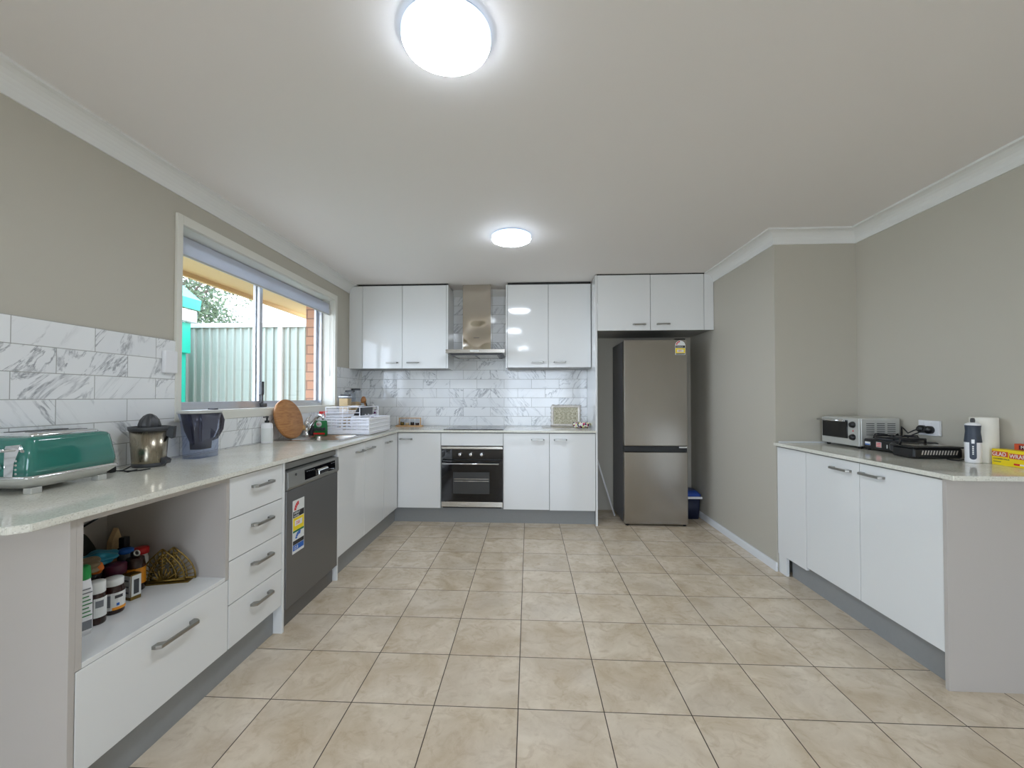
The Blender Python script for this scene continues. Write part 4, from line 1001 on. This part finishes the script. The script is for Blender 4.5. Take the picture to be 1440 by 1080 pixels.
# kitchen roll
t = thing('paper_towel_roll', 'cream paper towel roll standing behind the blender', 'paper towel', (2.612, -1.462, .9))
m = MB(); m.loft([[(2.612+r*math.cos(2*PI*k/40), -1.462+r*math.sin(2*PI*k/40), z) for k in range(40)] for r, z in ((.018, .9005), (.048, .9005), (.050, .903), (.050, 1.118), (.048, 1.121), (.018, 1.121), (.018, .9005))], cap=False)
m.build('paper', 'papertowel', t)
# cling wrap boxes
t = thing('cling_wrap_box', 'yellow cling wrap carton at the right end of the bench', 'box', (2.607, -1.70, .9))
cb = MB().box(2.584, 2.632, -1.86, -1.523, .9004, .975, .001).build('carton', 'yellow', t)
pn = MB().box(2.5828, 2.584, -1.592, -1.525, .941, .965).box(2.5828, 2.584, -1.670, -1.598, .937, .961).build('red_panel', 'orangered', t)
wtxt('lettering', 'GLAD', .026, 'paper', t, 2.5820, -1.527, .944, FACE_MX, sx=.86); wtxt('lettering', 'WRAP', .026, 'paper', t, 2.5820, -1.600, .940, FACE_MX, sx=.86)
wtxt('small_print', 'CATERER\'S PACK', .009, 'darkgrey', t, 2.5832, -1.530, .927, FACE_MX); MB().box(2.5832, 2.584, -1.562, -1.530, .915, .918).build('print_patch', 'darkgrey', t)
MB().box(2.5830, 2.584, -1.640, -1.616, .909, .917).build('print_patch', 'red', t); MB().box(2.5830, 2.584, -1.672, -1.640, .910, .916).build('print_patch', 'paper', t)
MB().box(2.5830, 2.584, -1.71, -1.680, .903, .924).build('print_patch', 'green', t); wtxt('lettering', '300', .018, 'paper', t, 2.5822, -1.682, .907, FACE_MX)
t = thing('foil_box', 'orange red wrap carton standing behind the yellow carton', 'box', (2.650, -1.74, .9))
MB().box(2.635, 2.666, -1.90, -1.570, .9004, 1.003, .001).build('carton', 'orangered', t)
MB().box(2.6338, 2.635, -1.70, -1.590, .978, .997).build('print_patch', 'plumlid', t); wtxt('lettering', 'Multix', .020, 'paper', t, 2.6330, -1.598, .982, FACE_MX)

# ------------------------------------------------------------------ fridge alcove things
tag(MB().tube([(1.25, .745, .008), (1.036, .745, .70)], .0085, 10).build('broom_handle', 'white'), 'thin white pole leaning against the side panel left of the fridge', 'pole')
t = thing('cooler_box', 'small navy cooler with blue lid and white handle right of the fridge', 'cooler', (1.99, .79, 0))
m = MB(); m.loft([ring2(m, 1.99, .79, .085, .10, .001, .02), ring2(m, 1.99, .79, .097, .115, .225, .025)]); m.build('tub', 'navy', t)
m = MB(); m.loft([ring2(m, 1.99, .79, .100, .118, .225, .025), ring2(m, 1.99, .79, .100, .118, .245, .025), ring2(m, 1.99, .79, .075, .09, .275, .03)]); m.build('lid', 'bluelid', t)
MB().box(1.90, 2.096, .662, .672, .205, .228, .004).build('handle', 'white', t)

# ------------------------------------------------------------------ things in the open niche (shelf top z=.462)
ZS = .4622
def jar(name, lab, x, y, r, h, bodym, lidm, lidh, cat='jar', labelm=None, lz=(.1, .8), shoulder=.82, z=ZS, nk=.8, group=None, extra=None):
    t = thing(name, lab, cat, (x, y, z), group=group)
    hb = h-lidh
    MB().lathe([(r*.92, .0003), (r, .005), (r, hb*shoulder), (r*.86, hb*.95), (r*nk, hb)], (x, y, z), 32).build('body', bodym, t)
    MB().lathe([(r*nk+.002, hb-.002), (r*nk+.003, hb), (r*nk+.003, h-.003), (r*nk, h)], (x, y, z), 32).build('lid', lidm, t)
    if labelm: 
        l = MB().lathe([(r+.0006, hb*lz[0]), (r+.0006, hb*lz[1])], (x, y, z), 32, cap=False).build('label', labelm, t)
        # darker printed lines on the side that faces the room
        for k, (a, w_, z0_, z1_, mm) in enumerate(extra or ()):
            pts = [(x+(r+.0012)*math.cos(R_(a+w_*q/5)), y+(r+.0012)*math.sin(R_(a+w_*q/5))) for q in range(6)]+[(x+(r+.0007)*math.cos(R_(a+w_*(5-q)/5)), y+(r+.0007)*math.sin(R_(a+w_*(5-q)/5))) for q in range(6)]
            pm = MB().prism(pts, 'z', z+hb*z0_, z+hb*z1_); pm.build('print_patch', mm, l)
    return t
# room side of the jars faces about -40 degrees (towards +x -y)
def curved(parent, x, y, r, a, w_, z0, z1, mm, name='label'):
    pts = [(x+(r+.0013)*math.cos(R_(a+w_*q/7)), y+(r+.0013)*math.sin(R_(a+w_*q/7))) for q in range(8)]+[(x+(r+.0003)*math.cos(R_(a+w_*(7-q)/7)), y+(r+.0003)*math.sin(R_(a+w_*(7-q)/7))) for q in range(8)]
    return MB().prism(pts, 'z', z0, z1).build(name, mm, parent)
t = thing('lotion_bottle', 'white and green squeeze bottle at the front left of the niche', 'bottle', (-1.052, -2.385, ZS), R_(-20))
m = MB()
m.loft([m.rbox(0, 0, .021, .018, .0003, .012), m.rbox(0, 0, .024, .021, .02, .014), m.rbox(0, 0, .023, .020, .14, .014), m.rbox(0, 0, .017, .016, .178, .012)])
m.build('bottle', 'white', t, local=True); MB().lathe([(.019, .174), (.020, .178), (.018, .212), (.012, .217)], (0, 0, 0), 24).build('cap', 'greenlid', t, 'green cap', local=True)
for k in range(8):
    for rr_ in (0,): MB().box(.0242, .0247, -.014, .014-.004*(k % 3), .060+k*.012, .0635+k*.012).build('print_line', 'green' if k < 6 else 'labelgrey', t, local=True)
MB().box(.0242, .0248, -.014, .014, .018, .046).build('barcode', 'labelgrey', t, local=True)
for k in range(6): MB().box(-.012, .012-.003*(k % 2), -.0217, -.0212, .075+k*.011, .078+k*.011).build('print_line', 'green', t, local=True)
par = jar('pill_jar', 'dark jar with plain white lid and small white label, second from the front', -1.073, -2.320, .0250, .140, 'brownglass', 'label', .036)
l = curved(par, -1.073, -2.320, .0250, -60, 90, ZS+.025, ZS+.088, 'label'); curved(l, -1.073, -2.320, .0262, -50, 45, ZS+.058, ZS+.080, 'labelgrey', 'barcode')
t = jar('vitamin_jar', 'amber vitamin jar with white ribbed lid and white and orange label', -1.089, -2.246, .0310, .120, 'brownglass', 'label', .022)
X_, Y_, r_ = -1.089, -2.246, .031
l = curved(t, X_, Y_, r_, -95, 130, ZS+.016, ZS+.074, 'label'); curved(l, X_, Y_, r_+.0012, -90, 32, ZS+.028, ZS+.068, 'labelgrey', 'barcode'); curved(l, X_, Y_, r_+.0012, -50, 80, ZS+.016, ZS+.025, 'orange', 'orange_band')
curved(l, X_, Y_, r_+.0012, -38, 40, ZS+.056, ZS+.066, 'darkgrey', 'print_patch'); curved(l, X_, Y_, r_+.0012, -30, 14, ZS+.030, ZS+.039, 'blue', 'print_patch')
t = thing('medicine_box', 'small white and black carton standing beside the vitamin jar', 'box', (-1.116, -2.147, ZS), R_(-12))
MB().box(-.020, .020, -.018, .018, .0003, .094, .001).build('carton', 'gold', t, local=True)
MB().box(.020, .0212, -.0165, .0165, .014, .090).build('side_panel', 'label', t, local=True); MB().box(.0212, .0218, -.009, .009, .022, .075).build('print_patch', 'darkgrey', t, local=True)
MB().box(-.018, .018, -.0192, -.018, .012, .090).build('front_panel', 'label', t, local=True)
for k in range(3): MB().box(-.012, .010, -.0198, -.0192, .025+k*.022, .031+k*.022).build('print_patch', 'labelgrey', t, local=True)
jar('small_bottle', 'small dark bottle squeezed between the vitamin jar and the carton', -1.122, -2.197, .0140, .100, 'brownglass', 'black', .02, cat='bottle')
t = jar('syrup_bottle', 'large dark bottle with orange label and black ring cap', -1.172, -2.078, .0330, .150, 'brownglass', 'black', .018, cat='bottle', nk=.35, shoulder=.70)
l = curved(t, -1.172, -2.078, .0330, -110, 160, ZS+.028, ZS+.090, 'orange')
MB().tube([(-1.150+.011*math.cos(2*PI*k/16), -2.094, ZS+.150+.010*math.sin(2*PI*k/16)) for k in range(16)], .0026, 6, True).build('pull_ring', 'label', t, 'white pull ring')
jar('plum_jar', 'dark jar with a plum red lid in the middle of the clutter', -1.186, -2.146, .0330, .128, 'brownglass', 'plumlid', .035, nk=.95)
jar('blue_tin', 'small tin with bright blue lid at the back of the niche', -1.236, -2.052, .0230, .150, 'labelgrey', 'blue', .014, cat='tin', nk=.96)
jar('red_tin', 'tin with a red lid behind the dark bottles', -1.226, -1.995, .0240, .136, 'paper', 'red', .022, cat='tin', nk=.98)
t = thing('tall_black_bottle', 'tall square black bottle rising above the jars', 'bottle', (-1.275, -2.020, ZS))
MB().box(-1.292, -1.258, -2.037, -2.003, ZS+.0003, ZS+.145, .006).build('bottle', 'black', t)
MB().box(-1.288, -1.262, -2.033, -2.007, ZS+.145, ZS+.186, .003).build('cap', 'black', t)
tag(MB().prism([(-2.020, ZS+.0003), (-1.965, ZS+.0003), (-1.968, ZS+.16), (-1.985, ZS+.212), (-2.012, ZS+.16)], 'x', -1.36, -1.335, .003).build('spice_packet', 'oats'), 'pointed tan packet standing at the back of the niche', 'packet')
jar('black_tub', 'wide black tub behind the front jars', -1.215, -2.222, .0400, .125, 'black', 'black', .02, cat='tub', nk=.95)
jar('black_tub', 'second black tub, standing deepest to the left under the bag', -1.262, -2.140, .0380, .120, 'black', 'black', .02, cat='tub', nk=.95)
t = thing('plastic_bag', 'clear and teal food bag with an orange tag lying on the tubs', 'bag', (-1.24, -2.20, .59))
def blob(cx, cy, cz, sx, sy, sz, seed, n=2, amp=.18):
    m = MB(); bmesh.ops.create_icosphere(m.bm, subdivisions=4, radius=1.)
    rnd = random.Random(seed); ph = [rnd.uniform(0, 6) for _ in range(6)]
    for v in m.bm.verts:
        d = 1+amp*math.sin(4*v.co.x+ph[0])*math.cos(5*v.co.y+ph[1])+amp*.6*math.sin(7*v.co.z+ph[2]+3*v.co.x)
        v.co = Vector((cx+v.co.x*sx*d, cy+v.co.y*sy*d, cz+v.co.z*sz*d))
    for f in m.bm.faces: f.smooth = True
    return m
M['bagteal'] = plain('teal_film', (40, 140, 170), .3); M['bagtan'] = plain('tan_film', (158, 140, 112), .3); M['tagorange'] = plain('orange_tag', (232, 124, 36), .5); M['pouch'] = plain('olive_black_fabric', (38, 40, 30), .8)
blob(-1.205, -2.245, .616, .050, .052, .024, 3).build('bag', 'bagtan', t, 'tan part of the bag'); blob(-1.235, -2.165, .616, .048, .055, .024, 5).build('bag_end', 'bagteal', t, 'teal part of the bag')
blob(-1.168, -2.232, .608, .018, .022, .020, 9, amp=.08).build('tag', 'tagorange', t, 'orange tag')
tag(blob(-1.362, -2.125, ZS+.118, .050, .062, .112, 11, amp=.05).build('fabric_pouch', 'pouch'), 'dark olive fabric pouch at the back left of the niche', 'pouch')
tag(MB().tube([(-1.36, -2.15, .680), (-1.34, -2.15, .735), (-1.32, -2.12, .760), (-1.31, -2.075, .762), (-1.32, -2.09, .742), (-1.35, -2.13, .712)], .004, 8).build('cord_loop', 'black'), 'black cord loop rising from the dark pouch', 'cord')
# napkin holder
t = thing('napkin_holder', 'antique brass fan shaped napkin holder on the niche shelf', 'napkin holder', (-1.11, -1.99, ZS))
ax = Vector((.96, .28, 0)).normalized(); nx = Vector((-ax.y, ax.x, 0))
def fan(c, parent, name):
    m = MB(); 
    def W(u, v, d): p = Vector(c)+ax*u+nx*d; return (p.x, p.y, c[2]+v)
    def bar(pp, w_=.0035):
        m.tube([W(u, v, 0) for u, v in pp], w_, 6)
    H, Wd = .132, .080
    arcL = [(-Wd*math.sin(R_(90*(1-k/8)))**1.0, H*(k/8)**.85) for k in range(9)]
    bar(arcL); bar([(-u, v) for u, v in arcL]); bar([(-Wd, 0.004), (Wd, .004)], .004)
    bar([(u*.62, v*.80+.004) for u, v in arcL], .003); bar([(-u*.62, v*.80+.004) for u, v in arcL], .003)
    for k in range(1, 8):
        u, v = arcL[k]
        bar([(u, v), (u*.55, v*.72)], .0022); bar([(-u, v), (-u*.55, v*.72)], .0022)
    bar([(0, 0), (0, H)], .003)
    for k in range(-3, 4):
        if k: bar([(k*.004, .006), (k*.015, .055-.003*k*k)], .0032)
    for k in range(5): bar([(-.012, .05+.013*k), (.010, .058+.013*k)], .0035)
    return m.build(name, 'gold', parent)
fan((-1.112, -2.020, ZS+.007), t, 'front_fan'); fan((-1.085, -1.996, ZS+.007), t, 'rear_fan')
m = MB(); cs = []
for u, d in ((-.084, -.018), (.092, -.018), (.092, .026), (-.084, .026)):
    p = Vector((-1.108, -2.012, 0))+ax*u+nx*d; cs.append((p.x, p.y))
m.prism(cs, 'z', ZS+.0002, ZS+.004); m.build('base', 'gold', t)

# ------------------------------------------------------------------ outside
struct('ground', MB().box(-22, -1.78, -20, 40, -.45, -.30), 'grass')
struct('ground_rear', MB().box(-1.78, 12, -22, YN-.15, -.45, -.12), 'grass')
struct('roof_eave', MB().box(-2.30, -1.60, -7, 3.5, 2.20, 2.225), 'soffit')
struct('roof_fascia', MB().box(-2.335, -2.30, -7, 3.5, 2.165, 2.36), 'soffit')
struct('roof_gutter', MB().box(-2.44, -2.335, -7, 3.5, 2.215, 2.34, .01), 'soffit')
FY_ = 1.75
t = thing('fence', 'pale green corrugated steel fence with cream rails outside the window', 'fence', (-4.2, FY_, -.3))
m = MB(); pr_ = []; x = -6.8
prof = []
while x < -1.9:
    prof += [(x, 0), (x+.055, 0), (x+.065, -.03), (x+.085, -.03), (x+.095, 0)]; x += .107
ring = [(px, FY_+py, 0) for px, py in prof]
A = [m.bm.verts.new((a[0], a[1], -.28)) for a in ring]; B = [m.bm.verts.new((a[0], a[1], 2.13)) for a in ring]
for i in range(len(A)-1): m.bm.faces.new((A[i], A[i+1], B[i+1], B[i]))
r = bmesh.ops.extrude_face_region(m.bm, geom=list(m.bm.faces)); bmesh.ops.translate(m.bm, vec=(0, .004, 0), verts=[e for e in r['geom'] if isinstance(e, bmesh.types.BMVert)])
bmesh.ops.recalc_face_normals(m.bm, faces=m.bm.faces)
m.build('sheet', 'fence', t)
MB().box(-6.8, -1.9, FY_-.05, FY_+.03, 2.13, 2.19, .006).build('top_rail', 'fencetrim', t)
for px in (-5.25, -2.865, ): MB().box(px-.028, px+.028, FY_-.055, FY_+.04, -.3, 2.13, .004).build('post', 'fencetrim', t)
# aqua playhouse
t = thing('playhouse', 'bright aqua painted garden playhouse at the left edge of the window', 'playhouse', (-4.5, 1.0, -.3))
MB().box(-5.6, -3.80, .55, 1.30, -.3, 2.07, .01).build('wall', 'aqua', t)
MB().box(-3.80, -3.762, .55, 1.32, 1.75, 2.12, .004).build('corner_post', 'aqua', t)
m = MB(); m.prism([(-4.70, 3.12), (-3.66, 2.27), (-3.70, 2.40), (-4.70, 3.24)][0:4] if False else [(-4.70, 3.10), (-3.68, 2.28), (-3.66, 2.40), (-4.70, 3.26), (-5.74, 2.40), (-5.72, 2.28)], 'y', .45, 1.36); m.build('roof', 'aqua', t)
MB().box(-3.80, -3.70, .6, 1.34, 2.13, 2.27, .004).box(-5.4, -3.9, 1.26, 1.29, 2.07, 2.6).build('gable_board', 'white', t)
# neighbour house
t = thing('neighbour_house', 'pale neighbouring roof beyond the fence', 'house', (-5.5, 13.5, -.3))
MB().box(-9.4, -1.0, 11, 17, -.3, 3.2).build('wall', 'roofpale', t)
m = MB(); m.prism([(10.6, 3.2), (17.4, 3.2), (14, 5.0)], 'x', -9.6, -.8); m.build('roof', 'roofpale', t)
# tree
def tree(name, lab, cx, cy, cz, rx, ry, rz, n, seed, tr):
    t = thing(name, lab, 'tree', (cx, cy, -.3)); rnd = random.Random(seed)
    MB().tube([(cx, cy, -.3), (cx+.1, cy, 1.5), (cx, cy, cz)], [tr, tr*.8, tr*.4], 10).build('trunk', 'bark', t)
    m = MB(); cl = [(rnd.uniform(-.75, .75), rnd.uniform(-.75, .75), rnd.uniform(-.7, .8)) for _ in range(60)]
    br = MB()
    for k in range(26):
        c = cl[k]; br.tube([(cx, cy, cz-rz*.4), (cx+c[0]*rx*.5, cy+c[1]*ry*.5, cz+c[2]*rz*.4), (cx+c[0]*rx, cy+c[1]*ry, cz+c[2]*rz)], [.04, .025, .01], 5)
    br.build('branches', 'bark', t)
    for k in range(n):
        c = cl[rnd.randrange(len(cl))]
        p = Vector((cx+(c[0]+rnd.gauss(0, .15))*rx, cy+(c[1]+rnd.gauss(0, .15))*ry, cz+(c[2]+rnd.gauss(0, .15))*rz))
        d = Vector((rnd.uniform(-1, 1), rnd.uniform(-1, 1), rnd.uniform(-.8, .6))).normalized(); s_ = d.orthogonal().normalized()*rnd.uniform(.018, .03); L = rnd.uniform(.10, .17)
        v = [m.bm.verts.new(q) for q in (p, p+d*L*.5+s_, p+d*L, p+d*L*.5-s_)]; m.bm.faces.new(v)
    m.build('foliage', 'leaf', t)
tree('tree', 'leafy grey green tree behind the fence', -9.2, 7.4, 3.9, 1.75, 1.4, 1.35, 9000, 4, .14)

# ------------------------------------------------------------------ light
w = bpy.data.worlds.new('World'); sc.world = w; w.use_nodes = True; nt = w.node_tree
for n in list(nt.nodes): nt.nodes.remove(n)
o = nt.nodes.new('ShaderNodeOutputWorld'); bg = nt.nodes.new('ShaderNodeBackground'); nt.links.new(bg.outputs[0], o.inputs[0])
tc = nt.nodes.new('ShaderNodeTexCoord'); sp = nt.nodes.new('ShaderNodeSeparateXYZ'); nt.links.new(tc.outputs['Generated'], sp.inputs[0])
cr = nt.nodes.new('ShaderNodeValToRGB'); nt.links.new(sp.outputs[2], cr.inputs[0])
cr.color_ramp.elements[0].position = 0.; cr.color_ramp.elements[0].color = (.80, .87, 1.04, 1)
cr.color_ramp.elements[1].position = .6; cr.color_ramp.elements[1].color = (.69, .80, 1.04, 1)
nt.links.new(cr.outputs[0], bg.inputs[0]); bg.inputs[1].default_value = 2.9
def portal(name, loc, rot, sx, sy):
    l = bpy.data.lights.new(name, 'AREA'); l.shape = 'RECTANGLE'; l.size = sx; l.size_y = sy; l.cycles.is_portal = True
    p = bpy.data.objects.new(name, l); col.objects.link(p); p.location = loc; p.rotation_euler = rot
portal('portal_kitchen', (-1.70, (OY0+OY1)/2, (OZ0+OZ1)/2), (0, R_(-90), 0), OZ1-OZ0, OY1-OY0)
portal('portal_door', (-1.70, (DY0+DY1)/2, DZ/2), (0, R_(-90), 0), DZ, DY1-DY0)
portal('portal_front', ((BX0+BX1)/2, YN-.15, BZ/2), (R_(90), 0, 0), BX1-BX0, BZ)

# ------------------------------------------------------------------ camera
cam = bpy.data.cameras.new('Camera'); co = bpy.data.objects.new('Camera', cam); col.objects.link(co); sc.camera = co
cam.sensor_width = 36; cam.sensor_fit = 'HORIZONTAL'; cam.lens = 36*600.47/1440
cam.shift_x = 8.47/1440; cam.shift_y = 8.544/1440; cam.clip_start = .02; cam.clip_end = 200
a, b, c = .05349, .0159, -.00014
Rm = Matrix.Rotation(a, 3, 'Z') @ Matrix.Rotation(b, 3, 'X') @ Matrix.Rotation(c, 3, 'Y') @ Matrix.Rotation(R_(90), 3, 'X')
co.matrix_world = Matrix.Translation((.37573, -3.6886, 1.22046)) @ Rm.to_4x4()

sc.view_settings.view_transform = 'Standard'; sc.view_settings.look = 'None'; sc.view_settings.gamma = 1; sc.view_settings.use_curve_mapping = False
sc.view_settings.exposure = 1.65
sc.cycles.use_denoising = True
sc.cycles.max_bounces = 10; sc.cycles.diffuse_bounces = 6; sc.cycles.glossy_bounces = 4; sc.cycles.transparent_max_bounces = 12
sc.cycles.sample_clamp_indirect = 8
